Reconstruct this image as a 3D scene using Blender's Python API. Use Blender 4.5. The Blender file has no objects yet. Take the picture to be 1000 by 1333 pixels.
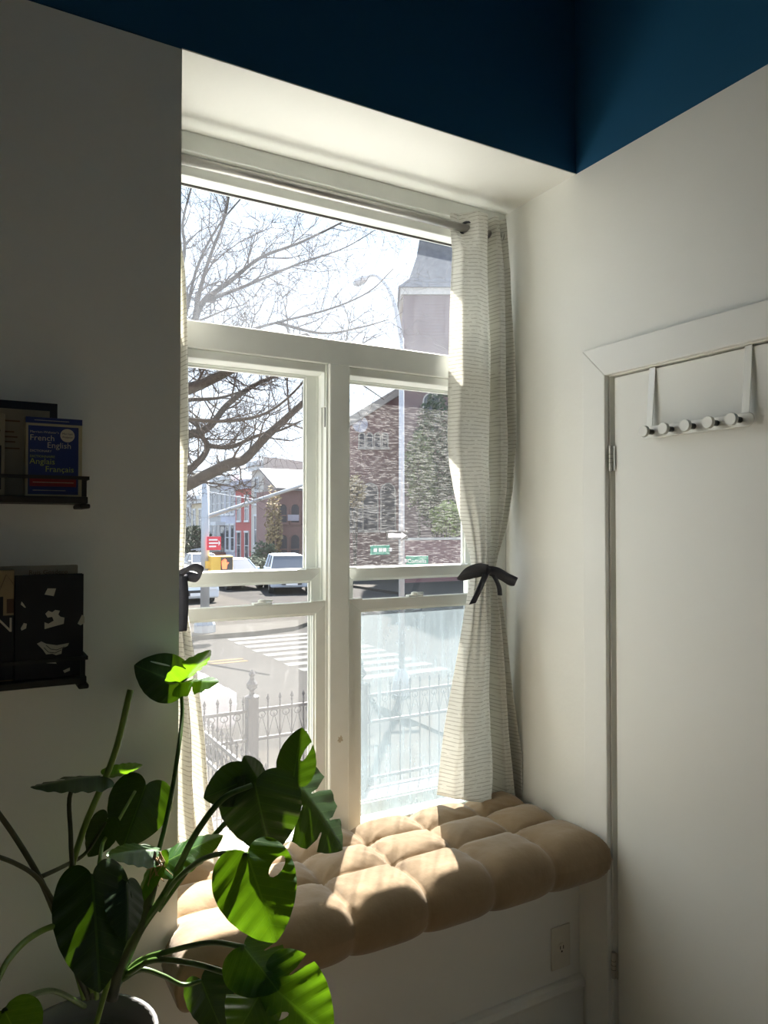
import bpy, bmesh, math, random
import numpy as np
from mathutils import Vector, Matrix, geometry
random.seed(7)
S = bpy.context.scene
COL = S.collection
PI = math.pi

# ------------------------------------------------------------------ camera
CF, YAW, PITCH = 964.75, 0.5181, 0.0197
CAM = Vector((0, 0, 1.5916))
cam_d = bpy.data.cameras.new('camera'); cam = bpy.data.objects.new('camera', cam_d); COL.objects.link(cam)
cam_d.sensor_fit = 'HORIZONTAL'; cam_d.sensor_width = 36; cam_d.lens = 36*CF/1000
cam_d.clip_start = 0.05; cam_d.clip_end = 500
cam.location = CAM; cam.rotation_euler = (PI/2+PITCH, 0, -YAW)
S.camera = cam

# ------------------------------------------------------------------ sky, sun, exposure
SUN_AZ, SUN_EL = math.radians(36), math.radians(46)      # azimuth measured from the window normal (+Y) towards +X
w = bpy.data.worlds.new('sky'); S.world = w; w.use_nodes = True
nt = w.node_tree; bg = nt.nodes['Background']
tcw = nt.nodes.new('ShaderNodeTexCoord'); sxw = nt.nodes.new('ShaderNodeSeparateXYZ'); nt.links.new(tcw.outputs['Generated'], sxw.inputs[0])
rw = nt.nodes.new('ShaderNodeValToRGB'); rw.color_ramp.elements[0].position = 0.0; rw.color_ramp.elements[0].color = (.80, .90, 1.0, 1)   # hazy pale horizon
rw.color_ramp.elements[1].position = .75; rw.color_ramp.elements[1].color = (.52, .71, 1.0, 1)                                          # pale blue higher up
nt.links.new(sxw.outputs[2], rw.inputs[0]); nt.links.new(rw.outputs[0], bg.inputs[0]); bg.inputs[1].default_value = 0.70
sl = bpy.data.lights.new('sun', 'SUN'); sun = bpy.data.objects.new('sun', sl); COL.objects.link(sun)
sl.energy = 13.0; sl.angle = math.radians(0.55); sl.color = (1.0, 0.95, 0.88)
sun.rotation_euler = Vector((math.sin(SUN_AZ)*math.cos(SUN_EL), math.cos(SUN_AZ)*math.cos(SUN_EL), math.sin(SUN_EL))).to_track_quat('Z', 'Y').to_euler()
sun.location = (6, 9, 14)
S.view_settings.view_transform = 'Standard'; S.view_settings.look = 'None'
S.view_settings.gamma = 1; S.view_settings.use_curve_mapping = False
S.view_settings.exposure = 1.50
S.cycles.max_bounces = 14; S.cycles.diffuse_bounces = 8; S.cycles.transparent_max_bounces = 24
S.cycles.use_denoising = True; S.cycles.sample_clamp_indirect = 6

# ------------------------------------------------------------------ pixel helpers (1000x1333 frame)
_s, _c, _sp, _cp = math.sin(YAW), math.cos(YAW), math.sin(PITCH), math.cos(PITCH)
FW = Vector((_s*_cp, _c*_cp, _sp)); RT = Vector((_c, -_s, 0)); UPV = Vector((-_s*_sp, -_c*_sp, _cp))
def ray(x, y): return FW + RT*((x-500)/CF) + UPV*((666.5-y)/CF)
def onY(x, y, Y): d = ray(x, y); return CAM + d*(Y/d.y)
def onX(x, y, X): d = ray(x, y); return CAM + d*(X/d.x)
def onZ(x, y, Z): d = ray(x, y); return CAM + d*((Z-CAM.z)/d.z)

# ------------------------------------------------------------------ mesh helpers
def wloc(o):
    v = Vector((0, 0, 0))
    while o is not None: v = v+o.location; o = o.parent
    return v
def tag(o, label=None, cat=None, group=None, kind=None):
    if label: o['label'] = label
    if cat: o['category'] = cat
    if group: o['group'] = group
    if kind: o['kind'] = kind
    return o
def empty(name, loc=(0, 0, 0), label=None, cat=None, group=None, kind=None):
    o = bpy.data.objects.new(name, None); COL.objects.link(o); o.location = loc; o.empty_display_size = .1
    return tag(o, label, cat, group, kind)
class MB:
    def __init__(s): s.v = []; s.f = []; s.uv = None
    def add(s, vs, fs):
        n = len(s.v); s.v += [Vector(p) for p in vs]; s.f += [tuple(n+i for i in q) for q in fs]; return s
    def box(s, x0, x1, y0, y1, z0, z1):
        return s.add([(x, y, z) for x in (x0, x1) for y in (y0, y1) for z in (z0, z1)],
                     [(0, 1, 3, 2), (4, 6, 7, 5), (0, 4, 5, 1), (2, 3, 7, 6), (0, 2, 6, 4), (1, 5, 7, 3)])
    def obox(s, c, ax, ay, az):
        c, ax, ay, az = map(Vector, (c, ax, ay, az))
        return s.add([c+ax*i+ay*j+az*k for i in (-1, 1) for j in (-1, 1) for k in (-1, 1)],
                     [(0, 1, 3, 2), (4, 6, 7, 5), (0, 4, 5, 1), (2, 3, 7, 6), (0, 2, 6, 4), (1, 5, 7, 3)])
    def prism(s, pts, off):            # planar polygon extruded by vector off
        n = len(pts); off = Vector(off); pts = [Vector(p) for p in pts]
        return s.add(pts+[p+off for p in pts], [tuple(range(n))[::-1], tuple(range(n, 2*n))]+[(i, (i+1) % n, n+(i+1) % n, n+i) for i in range(n)])
    def tube(s, pts, rad, n=8, caps=True):
        pts = [Vector(p) for p in pts]; m = len(pts)
        if not hasattr(rad, '__len__'): rad = [rad]*m
        up = None; base = len(s.v)
        for i, p in enumerate(pts):
            t = (pts[min(i+1, m-1)]-pts[max(i-1, 0)])
            if t.length < 1e-9: t = Vector((0, 0, 1))
            t.normalize()
            if up is None:
                up = Vector((0, 0, 1)) if abs(t.z) < .9 else Vector((1, 0, 0))
            up = (up-t*up.dot(t))
            if up.length < 1e-6: up = t.orthogonal()
            up.normalize(); b = t.cross(up)
            for k in range(n):
                a = 2*PI*k/n; s.v.append(p+(up*math.cos(a)+b*math.sin(a))*rad[i])
        for i in range(m-1):
            for k in range(n):
                a = base+i*n+k; b2 = base+i*n+(k+1) % n
                s.f.append((a, b2, b2+n, a+n))
        if caps:
            s.f.append(tuple(base+k for k in range(n))[::-1]); s.f.append(tuple(base+(m-1)*n+k for k in range(n)))
        return s
    def lathe(s, prof, c, n=24, axis='z'):
        c = Vector(c); base = len(s.v)
        for r, h in prof:
            for k in range(n):
                a = 2*PI*k/n
                if axis == 'z': q = Vector((r*math.cos(a), r*math.sin(a), h))
                elif axis == 'x': q = Vector((h, r*math.cos(a), r*math.sin(a)))
                else: q = Vector((r*math.cos(a), h, r*math.sin(a)))
                s.v.append(c+q)
        for i in range(len(prof)-1):
            for k in range(n):
                a = base+i*n+k; b2 = base+i*n+(k+1) % n
                s.f.append((a, b2, b2+n, a+n))
        s.f.append(tuple(base+k for k in range(n))[::-1]); s.f.append(tuple(base+(len(prof)-1)*n+k for k in range(n)))
        return s
    def build(s, name, mat, parent=None, smooth=False, bevel=0, uv=None, solid=0, kind=None):
        off = wloc(parent) if parent else Vector((0, 0, 0))
        me = bpy.data.meshes.new(name); me.from_pydata([tuple(p-off) for p in s.v], [], s.f)
        if uv is not None:
            l = me.uv_layers.new(name='UVMap')
            for i, lp in enumerate(me.loops): l.data[i].uv = uv[lp.vertex_index]
        bm = bmesh.new(); bm.from_mesh(me); bmesh.ops.recalc_face_normals(bm, faces=bm.faces); bm.to_mesh(me); bm.free()
        me.materials.append(mat)
        if smooth: me.polygons.foreach_set('use_smooth', [True]*len(me.polygons))
        o = bpy.data.objects.new(name, me); COL.objects.link(o)
        if parent: o.parent = parent
        if solid:
            m = o.modifiers.new('thickness', 'SOLIDIFY'); m.thickness = solid; m.offset = 0
        if bevel:
            m = o.modifiers.new('bevel', 'BEVEL'); m.width = bevel; m.segments = 2; m.limit_method = 'ANGLE'
        if kind: o['kind'] = kind
        return o
def BOX(name, mat, parent, *b, bevel=0, kind=None): return MB().box(*b).build(name, mat, parent, bevel=bevel, kind=kind)
def struct(name, mb, mat, bevel=0): return mb.build(name, mat, None, bevel=bevel, kind='structure')
def catmull(pts, n=6):
    pts = [Vector(p) for p in pts]; out = []
    P = [pts[0]*2-pts[1]]+pts+[pts[-1]*2-pts[-2]]
    for i in range(1, len(P)-2):
        a, b, c, d = P[i-1:i+3]
        for k in range(n):
            t = k/n
            out.append(.5*((2*b)+(c-a)*t+(2*a-5*b+4*c-d)*t*t+(3*b-a-3*c+d)*t**3))
    out.append(pts[-1]); return out
def lerp_tab(tab, y):
    for (a, p), (b, q) in zip(tab, tab[1:]):
        if y <= b:
            t = max(0, (y-a)/(b-a)); return p+(q-p)*t
    return tab[-1][1]
def text(name, body, size, origin, xd, ud, mat, parent, ext=.0004, sx=1, align='LEFT'):
    cu = bpy.data.curves.new('text', 'FONT'); cu.body = body; cu.size = size; cu.extrude = 0; cu.resolution_u = 2; cu.align_x = align
    t = bpy.data.objects.new('text', cu); COL.objects.link(t)
    me = bpy.data.meshes.new_from_object(t.evaluated_get(bpy.context.evaluated_depsgraph_get()))
    bpy.data.objects.remove(t)
    xd = Vector(xd).normalized(); ud = Vector(ud).normalized(); n = xd.cross(ud)
    off = wloc(parent)
    for v in me.vertices: v.co = Vector(origin)+xd*v.co.x*sx+ud*v.co.y+n*ext-off
    me.materials.clear(); me.materials.append(mat)
    o = bpy.data.objects.new(name, me); COL.objects.link(o); o.parent = parent
    return o

# ------------------------------------------------------------------ materials
def newmat(name):
    m = bpy.data.materials.new(name); m.use_nodes = True
    return m, m.node_tree, m.node_tree.nodes['Principled BSDF']
def mat(name, col, rough=.6, metal=0, var=0, vscale=8, bump=0, bscale=120, spec=.5, stretch=None):
    m, t, b = newmat(name)
    b.inputs['Base Color'].default_value = (*col, 1); b.inputs['Roughness'].default_value = rough
    b.inputs['Metallic'].default_value = metal; b.inputs['Specular IOR Level'].default_value = spec
    if var or bump:
        tc = t.nodes.new('ShaderNodeTexCoord'); src = tc.outputs['Object']
        if stretch:
            mp = t.nodes.new('ShaderNodeMapping'); mp.inputs['Scale'].default_value = stretch
            t.links.new(src, mp.inputs[0]); src = mp.outputs[0]
    if var:
        n = t.nodes.new('ShaderNodeTexNoise'); n.inputs['Scale'].default_value = vscale; n.inputs['Detail'].default_value = 5
        t.links.new(src, n.inputs['Vector'])
        r = t.nodes.new('ShaderNodeValToRGB')
        r.color_ramp.elements[0].position = .3; r.color_ramp.elements[1].position = .7
        r.color_ramp.elements[0].color = (*[max(0, c*(1-var)) for c in col], 1); r.color_ramp.elements[1].color = (*[min(1, c*(1+var)) for c in col], 1)
        t.links.new(n.outputs[0], r.inputs[0]); t.links.new(r.outputs[0], b.inputs['Base Color'])
    if bump:
        n2 = t.nodes.new('ShaderNodeTexNoise'); n2.inputs['Scale'].default_value = bscale; n2.inputs['Detail'].default_value = 4
        t.links.new(src, n2.inputs['Vector'])
        bp = t.nodes.new('ShaderNodeBump'); bp.inputs['Strength'].default_value = bump; bp.inputs['Distance'].default_value = .01
        t.links.new(n2.outputs[0], bp.inputs['Height']); t.links.new(bp.outputs[0], b.inputs['Normal'])
    return m
def mathn(t, op, a, b=None):
    n = t.nodes.new('ShaderNodeMath'); n.operation = op
    for i, v in enumerate((a, b)):
        if v is None: continue
        if isinstance(v, (int, float)): n.inputs[i].default_value = v
        else: t.links.new(v, n.inputs[i])
    return n.outputs[0]
def glass_mat(name, dust, streak=(60, 60, 5), speck=.0, hstreak=0, tint=(1, 1, 1), dcol=(.95, .95, .93)):
    """clear pane with a film of dust that scatters the sun; thin sheet"""
    m = bpy.data.materials.new(name); m.use_nodes = True; t = m.node_tree; t.nodes.clear()
    out = t.nodes.new('ShaderNodeOutputMaterial')
    tr = t.nodes.new('ShaderNodeBsdfTransparent'); tr.inputs[0].default_value = (*tint, 1)
    gl = t.nodes.new('ShaderNodeBsdfGlossy'); gl.inputs['Roughness'].default_value = .03
    lw = t.nodes.new('ShaderNodeLayerWeight'); lw.inputs[0].default_value = .5
    frs = mathn(t, 'ADD', mathn(t, 'MULTIPLY', mathn(t, 'POWER', lw.outputs['Facing'], 5.0), .8), .05)
    mx = t.nodes.new('ShaderNodeMixShader'); t.links.new(frs, mx.inputs[0]); t.links.new(tr.outputs[0], mx.inputs[1]); t.links.new(gl.outputs[0], mx.inputs[2])
    tl = t.nodes.new('ShaderNodeBsdfTranslucent'); tl.inputs[0].default_value = (*dcol, 1)
    df = t.nodes.new('ShaderNodeBsdfDiffuse'); df.inputs[0].default_value = (*dcol, 1)
    md = t.nodes.new('ShaderNodeMixShader'); md.inputs[0].default_value = .25; t.links.new(tl.outputs[0], md.inputs[1]); t.links.new(df.outputs[0], md.inputs[2])
    tc = t.nodes.new('ShaderNodeTexCoord')
    def noise(scale, sc, det=5):
        mp = t.nodes.new('ShaderNodeMapping'); mp.inputs['Scale'].default_value = scale; t.links.new(tc.outputs['Object'], mp.inputs[0])
        n = t.nodes.new('ShaderNodeTexNoise'); n.inputs['Scale'].default_value = sc; n.inputs['Detail'].default_value = det; t.links.new(mp.outputs[0], n.inputs['Vector']); return n.outputs[0]
    f = mathn(t, 'MULTIPLY', noise(streak, 1), 1.0)
    g = noise((1, 1, 1), 5)
    fac = mathn(t, 'MULTIPLY', mathn(t, 'ADD', mathn(t, 'MULTIPLY', f, 1.0), mathn(t, 'MULTIPLY', g, 1.0)), dust)
    if speck:
        sp = mathn(t, 'GREATER_THAN', noise((1, 1, .45), 130, 2), .66)
        sp2 = mathn(t, 'MULTIPLY', sp, mathn(t, 'GREATER_THAN', noise((1, 1, 1), 14, 2), .52))
        fac = mathn(t, 'ADD', fac, mathn(t, 'MULTIPLY', sp2, speck))
    if hstreak:
        hs = noise((45, 45, 520), 1, 2)
        fac = mathn(t, 'ADD', fac, mathn(t, 'MULTIPLY', mathn(t, 'GREATER_THAN', hs, .56), hstreak))
    fac = mathn(t, 'MINIMUM', fac, .95)
    mo = t.nodes.new('ShaderNodeMixShader'); t.links.new(fac, mo.inputs[0]); t.links.new(mx.outputs[0], mo.inputs[1]); t.links.new(md.outputs[0], mo.inputs[2])
    t.links.new(mo.outputs[0], out.inputs[0])
    return m

M = {}
M['wall'] = mat('wall_paint', (.905, .905, .86), .55, var=.015, vscale=3, bump=.05, bscale=60, spec=.3)
M['navy'] = mat('navy_paint', (.017, .098, .205), .6, bump=.05, bscale=60, spec=.3)
M['trim'] = mat('trim_paint', (.90, .90, .86), .42, bump=.04, bscale=40, spec=.4)
M['vinyl'] = mat('window_vinyl', (.80, .82, .78), .4, var=.03, vscale=12, spec=.4)
M['door'] = mat('door_paint', (.90, .90, .85), .4, bump=.03, bscale=25, spec=.4)
M['floor'] = mat('pale_oak_floor', (.42, .33, .22), .5, var=.25, vscale=3, stretch=(12, 1, 1))
M['dark'] = mat('shadow_gap', (.05, .045, .04), .7)
M['steel'] = mat('satin_steel', (.55, .54, .50), .35, metal=.9)
M['hook'] = mat('satin_nickel', (.66, .65, .60), .42, metal=.35)
M['hookdark'] = mat('stem_grey', (.12, .12, .11), .4, metal=.6)
M['shelf'] = mat('black_shelf', (.022, .020, .018), .55, var=.3, vscale=20)
M['rod'] = mat('rod_metal', (.45, .44, .42), .35, metal=.7)
M['grommet'] = mat('grommet_metal', (.10, .105, .12), .3, metal=.8)
M['ribbon'] = mat('slate_ribbon', (.028, .030, .042), .6, bump=.2, bscale=300)
M['outlet'] = mat('outlet_plastic', (.76, .73, .64), .4)
M['pot'] = mat('grey_pot', (.13, .13, .125), .45, var=.08)
M['soil'] = mat('soil', (.03, .02, .013), .95, var=.5, vscale=60, bump=.8, bscale=80)
M['stand'] = mat('walnut_stand', (.10, .055, .03), .5, var=.3, vscale=6, stretch=(1, 1, 8))

# ------------------------------------------------------------------ room shell
XL, XR, YF, YB, H, CEIL = .432, 1.6607, 1.7003, 2.047, 2.6945, 3.4
RX0, RY0, YO = -2.3, -2.7, 2.26          # far walls of the room, outer face of the facade
DY1, DY0, DH = 1.553, .73, 2.03          # door: hinge edge, latch edge, height
GR = -1.35                                # street level
struct('floor', MB().box(RX0-.15, XR+.15, RY0-.15, YO, -.12, 0), M['floor'])
struct('ceiling', MB().box(RX0-.15, XR+.15, RY0-.15, YO, CEIL, CEIL+.12), M['navy'])
struct('wall_left', MB().box(RX0-.15, RX0, RY0, YF, 0, H), M['wall'])
struct('wall_left_upper', MB().box(RX0-.15, RX0, RY0, YF, H, CEIL), M['navy'])
WX0, WX1, WZ0, WZ1 = -.72, -.36, 1.1, 2.45          # second window, behind the camera
struct('wall_back', MB().box(RX0-.15, WX0, RY0-.15, RY0, 0, H).box(WX1, XR+.15, RY0-.15, RY0, 0, H).box(WX0, WX1, RY0-.15, RY0, 0, WZ0).box(WX0, WX1, RY0-.15, RY0, WZ1, H), M['wall'])
struct('floor_backyard', MB().box(-30, 30, -40, RY0-.16, GR-.3, GR), mat('backyard_ground', (.18, .18, .16), .9, var=.2, vscale=2, spec=.1))
struct('wall_back_upper', MB().box(RX0-.15, XR+.15, RY0-.15, RY0, H, CEIL), M['navy'])
struct('wall_front', MB().box(RX0-.15, XL, YF, YO, 0, H), M['wall'])
struct('wall_front_upper', MB().box(RX0-.15, XR+.15, YF, YO, H+.003, CEIL), M['navy'])
struct('trim_1', MB().box(XL, XR, YF, YO-.03, H, H+.003), M['wall'])               # painted soffit of the window nook
struct('wall_right', MB().box(XR, XR+.15, DY1+.02, YO, 0, H).box(XR, XR+.15, RY0, DY0-.02, 0, H).box(XR, XR+.15, DY0-.02, DY1+.02, DH+.012, H), M['wall'])
struct('wall_right_upper', MB().box(XR, XR+.15, RY0, YF, H, CEIL), M['navy'])
struct('wall_sill', MB().box(XL, XR, YB+.01, YO, 0, .60), M['wall'])                # the wall below the window
struct('wall_outside', MB().box(XR+.15, XR+6, YF, YO, GR, 7).box(-8, RX0-.15, YF, YO, GR, 7).box(RX0-.15, XR+.15, YO-.03, YO, CEIL+.12, 7).box(RX0-.15, XR+.15, YO-.1, YO, GR, -.12), mat('facade_brownstone', (.23, .13, .09), .85, var=.2, bump=.3, bscale=20))

# door set into the right wall
dr = tag(empty('door_1', (XR, DY1, 0)), kind='structure')
BOX('door_slab', M['door'], dr, XR+.006, XR+.042, DY0, DY1, .008, DH, bevel=.002)
for z in (1.792, .318):
    h = MB().lathe([(.0062, -.037), (.0062, .037)], (XR-.002, DY1+.009, z), 12).build('hinge', M['steel'], dr, smooth=False)
    MB().box(XR+.0005, XR+.003, DY1-.004, DY1+.018, z-.036, z+.036).build('hinge_leaf', M['steel'], h)
    for k in (-.0125, .0, .0125): MB().lathe([(.0068, -.0006), (.0068, .0006)], (XR-.002, DY1+.009, z+k), 12).build('knuckle_joint', M['hookdark'], h)
dj = MB().box(XR+.0005, XR+.15, DY1+.0125, DY1+.0195, 0, DH+.012).box(XR+.0005, XR+.15, DY0-.0195, DY0-.0035, 0, DH+.012).box(XR+.0005, XR+.15, DY0-.0035, DY1+.0125, DH+.005, DH+.0115)
dj.box(XR+.045, XR+.06, DY1-.03, DY1+.0125, 0, DH+.005).box(XR+.045, XR+.06, DY0, DY1, DH-.03, DH+.005)
dj.build('door_jamb', M['trim'], dr)
# casing with mitred corner
CI, CO = DY1+.018, DY1+.108
CZ0, CZ1 = DH+.008, DH+.098
cs = tag(empty('trim_2', (XR, CI, 0)), kind='structure')
MB().prism([(XR, CI, 0), (XR, CO, 0), (XR, CO, CZ1), (XR, CI, CZ0)], (-.016, 0, 0)).build('side_casing', M['trim'], cs, bevel=.003)
MB().prism([(XR, CI, CZ0), (XR, CO, CZ1), (XR, DY0-.108, CZ1), (XR, DY0-.018, CZ0)], (-.016, 0, 0)).build('head_casing', M['trim'], cs, bevel=.003)
MB().prism([(XR, DY0-.018, 0), (XR, DY0-.108, 0), (XR, DY0-.108, CZ1), (XR, DY0-.018, CZ0)], (-.016, 0, 0)).build('side_casing', M['trim'], cs, bevel=.003)

# built-in bench below the window
BT = .565
wb = empty('window_bench', (XL, YF, 0), 'white built-in bench under the window, carrying the tan cushion', 'bench')
BOX('front_panel', M['trim'], wb, XL, XR-.001, YF, YF+.02, 0, BT-.02)
BOX('seat_board', M['trim'], wb, XL+.001, XR-.001, YF-.012, YB+.008, BT-.02, BT, bevel=.003)
bb = tag(empty('baseboard_bench', (XL, YF, 0)), kind='structure')
BOX('board', M['trim'], bb, XL, XR-.001, YF-.016, YF-.0005, 0, .195, bevel=.002)
MB().prism([(XL, YF-.0005, .195), (XL, YF-.024, .195), (XL, YF-.026, .205), (XL, YF-.018, .220), (XL, YF-.008, .226), (XL, YF-.0005, .228)], (XR-XL-.001, 0, 0)).build('cap_moulding', M['trim'], bb, bevel=.001)
bl = tag(empty('baseboard_left', (RX0, YF, 0)), kind='structure')
BOX('board', M['trim'], bl, RX0, XL, YF-.016, YF-.0005, 0, .195, bevel=.002)
# outlet on the bench front
oc = onY(729, 1233, YF)
ot = empty('wall_outlet', (oc.x, YF, oc.z), 'cream single round wall outlet on the bench front below the cushion', 'outlet')
BOX('cover_plate', M['outlet'], ot, oc.x-.037, oc.x+.037, YF-.006, YF-.0004, oc.z-.060, oc.z+.066, bevel=.002)
rc = MB().lathe([(.017, -.0085), (.017, -.006)], (oc.x, YF, oc.z), 20, 'y').build('receptacle', M['outlet'], ot)
for dx in (-.006, .006): MB().box(oc.x+dx-.0013, oc.x+dx+.0013, YF-.0092, YF-.0086, oc.z-.001, oc.z+.009).build('slot', M['dark'], rc)
MB().lathe([(.003, -.0092), (.003, -.0086)], (oc.x, YF, oc.z-.008), 10, 'y').build('slot', M['dark'], rc)

# ------------------------------------------------------------------ window
G_TOP = glass_mat('pane_dusty_top', .09, (40, 40, 7), speck=.06, dcol=(.50, .54, .60))
G_UL = glass_mat('pane_clean', .012)
G_UR = glass_mat('pane_screened', .02, hstreak=.07)
G_LL = glass_mat('pane_hazy', .17, (50, 50, 4), speck=.06, dcol=(.28, .283, .278))
G_LR = glass_mat('pane_grimy', .58, (55, 55, 4), speck=.22, dcol=(.155, .19, .205))
MX0, MX1 = .975, 1.042                      # mullion
RJ = 1.585                                  # right jamb
fr = tag(empty('trim_3', (XL, YB, .6)), kind='structure')
BOX('head_frame', M['vinyl'], fr, XL, XR, YB, 2.132, 2.640, H, bevel=.003)
BOX('head_bead', M['vinyl'], fr, XL, XR, YB+.022, 2.132, 2.604, 2.640, bevel=.004)
BOX('head_stop', M['vinyl'], fr, XL, XR, YB+.012, 2.132, 2.574, 2.604, bevel=.003)
BOX('transom_bar', M['vinyl'], fr, XL, XR, YB+.006, 2.2, 2.092, 2.168, bevel=.003)
BOX('transom_ledge', M['vinyl'], fr, XL, XR, YB+.040, 2.2, 2.168, 2.178, bevel=.002)
BOX('transom_bead', M['vinyl'], fr, XL, XR, YB+.018, 2.2, 2.066, 2.092, bevel=.003)
BOX('jamb', M['vinyl'], fr, XL, XL+.045, YB, 2.2, .60, 2.64, bevel=.003)
BOX('jamb', M['vinyl'], fr, RJ, XR, YB, 2.2, .60, 2.64, bevel=.003)
BOX('mullion', M['vinyl'], fr, MX0, MX1, YB-.003, 2.2, .60, 2.092, bevel=.004)
BOX('sill', M['vinyl'], fr, XL, XR, YB, 2.3, .595, .625, bevel=.003)
def chip(cx, cz):                            # patch of peeled paint on the mullion
    r = random.Random(3); pts = []
    for k in range(18):
        a = 2*PI*k/18; q = .008*(1+.45*r.uniform(-1, 1)); pts.append((cx+q*math.cos(a), YB-.0034, cz+1.25*q*math.sin(a)))
    return MB().prism(pts, (0, -.0004, 0))
cp_ = onY(443, 962, YB-.003); chip(cp_.x, cp_.z).build('paint_chip', mat('bare_primer', (.50, .46, .36), .8, var=.2, vscale=90), fr)

def sash(win, x0, x1, y0, y1, z0, z1, st, top, bot, gm, lock=None, name='sash'):
    a, b = x0+st, x1-st; c, d = z0+bot, z1-top
    mb = MB()
    ring = [((x0, z0), (x1, z0), (b, c), (a, c)), ((x0, z1), (x1, z1), (b, d), (a, d)), ((x0, z0), (x0, z1), (a, d), (a, c)), ((x1, z0), (x1, z1), (b, d), (b, c))]
    e = .0004
    for q in ring: mb.prism([(p[0], y0, p[1]) for p in q], (0, y1-y0, 0))
    o = mb.build(name, M['vinyl'], win, bevel=.0015)
    ym = (y0+y1)/2
    MB().add([(a-.004, ym, c-.004), (b+.004, ym, c-.004), (b+.004, ym, d+.004), (a-.004, ym, d+.004)], [(0, 1, 2, 3)]).build('pane', gm, o)
    # glazing bead
    g = MB(); t = .006
    for q in (((a, c), (b, c), (b-t, c+t), (a+t, c+t)), ((a, d), (b, d), (b-t, d-t), (a+t, d-t)), ((a, c), (a, d), (a+t, d-t), (a+t, c+t)), ((b, c), (b, d), (b-t, d-t), (b-t, c+t))):
        g.prism([(p[0], y0+.007, p[1]) for p in q], (0, .006, 0))
    g.build('glazing_bead', M['vinyl'], o)
    if lock:
        cx = lock
        l = MB().box(cx-.028, cx+.028, y0+.003, y1-.003, z1, z1+.006).build('sash_lock', M['vinyl'], o, bevel=.002)
        l.name = 'sash_lock'
        MB().lathe([(.012, 0), (.012, .006), (.007, .009)], (cx, ym, z1+.006), 14).box(cx-.004, cx+.032, ym-.005, ym+.004, z1+.008, z1+.013).build('lock_lever', M['vinyl'], o, bevel=.001)
    for s in (-1, 1):
        cx = x0+.03 if s < 0 else x1-.03
        MB().box(cx-.025, cx+.025, y0-.001, y0+.012, z1-.0005, z1+.004).build('tilt_latch', M['vinyl'], o, bevel=.001)
    return o
def unit(name, x0, x1, up, lo, lo2, lockx):
    wn = tag(empty(name, (x0, YB, .62)), kind='structure')
    sash(wn, x0, x1, 2.132, 2.160, 1.42, 2.098, .040, .036, .036, up)
    sash(wn, x0, x1, 2.098, 2.126, .672, 1.460, .038, .036, .038, lo2)
    sash(wn, x0, x1, 2.062, 2.092, .612, 1.362, .038 if x0 < .9 else .048, .034, .036, lo, lockx)
    # side tracks on the mullion or the jamb, with the balance cover
    for xx, sg in ((x0, 1), (x1, -1)):
        t = MB()
        for yy in (2.056, 2.094, 2.128): t.box(min(xx, xx+sg*.007), max(xx, xx+sg*.007), yy, yy+.004, .62, 2.09)
        t.build('track', M['vinyl'], wn)
        BOX('balance_cover', M['vinyl'], wn, min(xx, xx+sg*.010), max(xx, xx+sg*.010), 2.064, 2.090, 1.96, 2.068, bevel=.002)
        BOX('balance_slot', M['dark'], wn, min(xx, xx+sg*.002), max(xx, xx+sg*.002), 2.073, 2.080, 1.90, 1.96)
    return wn
G_CL = glass_mat('pane_light_dust', .02, (50, 50, 4), speck=.04)
unit('window_1', XL+.045, MX0, G_UL, G_LL, G_CL, .77)
unit('window_2', MX1, RJ, G_UR, G_LR, G_CL, 1.30)
w3 = tag(empty('window_3', (XL, YB, 2.17)), kind='structure')
MB().add([(XL+.04, 2.12, 2.16), (RJ+.01, 2.12, 2.16), (RJ+.01, 2.12, 2.62), (XL+.04, 2.12, 2.62)], [(0, 1, 2, 3)]).build('pane', G_TOP, w3)
BOX('glazing_seal', M['dark'], w3, XL+.045, RJ, 2.108, 2.116, 2.570, 2.5755)

# the second window, in the wall behind the camera
w4 = tag(empty('window_4', (WX0, RY0, WZ0)), kind='structure')
wm = (WX0+WX1)/2
for a, b, c, d in ((WX0, WX0+.06, WZ0, WZ1), (WX1-.06, WX1, WZ0, WZ1), (wm-.03, wm+.03, WZ0+.06, WZ1-.06), (WX0+.06, WX1-.06, WZ0, WZ0+.06), (WX0+.06, WX1-.06, WZ1-.06, WZ1)):
    BOX('frame_bar', M['vinyl'], w4, a, b, RY0-.12, RY0-.06, c, d, bevel=.003)
for a, b in ((WX0+.05, wm-.02), (wm+.02, WX1-.05)):
    MB().add([(a, RY0-.09, WZ0+.05), (b, RY0-.09, WZ0+.05), (b, RY0-.09, WZ1-.05), (a, RY0-.09, WZ1-.05)], [(0, 1, 2, 3)]).build('pane', G_UL, w4)
# ================================================================== OUTSIDE
def brick_mat(name, c1, c2, mortar, sc=4.0):
    m, t, b = newmat(name); b.inputs['Roughness'].default_value = .85
    tc = t.nodes.new('ShaderNodeTexCoord'); sx = t.nodes.new('ShaderNodeSeparateXYZ'); t.links.new(tc.outputs['Object'], sx.inputs[0])
    cb = t.nodes.new('ShaderNodeCombineXYZ'); t.links.new(mathn(t, 'ADD', sx.outputs[0], sx.outputs[1]), cb.inputs[0]); t.links.new(sx.outputs[2], cb.inputs[1])
    br = t.nodes.new('ShaderNodeTexBrick'); br.inputs['Scale'].default_value = sc; br.inputs['Mortar Size'].default_value = .03
    br.inputs['Color1'].default_value = (*c1, 1); br.inputs['Color2'].default_value = (*c2, 1); br.inputs['Mortar'].default_value = (*mortar, 1)
    t.links.new(cb.outputs[0], br.inputs[0]); t.links.new(br.outputs[0], b.inputs['Base Color'])
    return m
M['asphalt'] = mat('asphalt', (.038, .036, .034), .9, spec=.04, var=.12, vscale=1.5, bump=.2, bscale=30)
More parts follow.
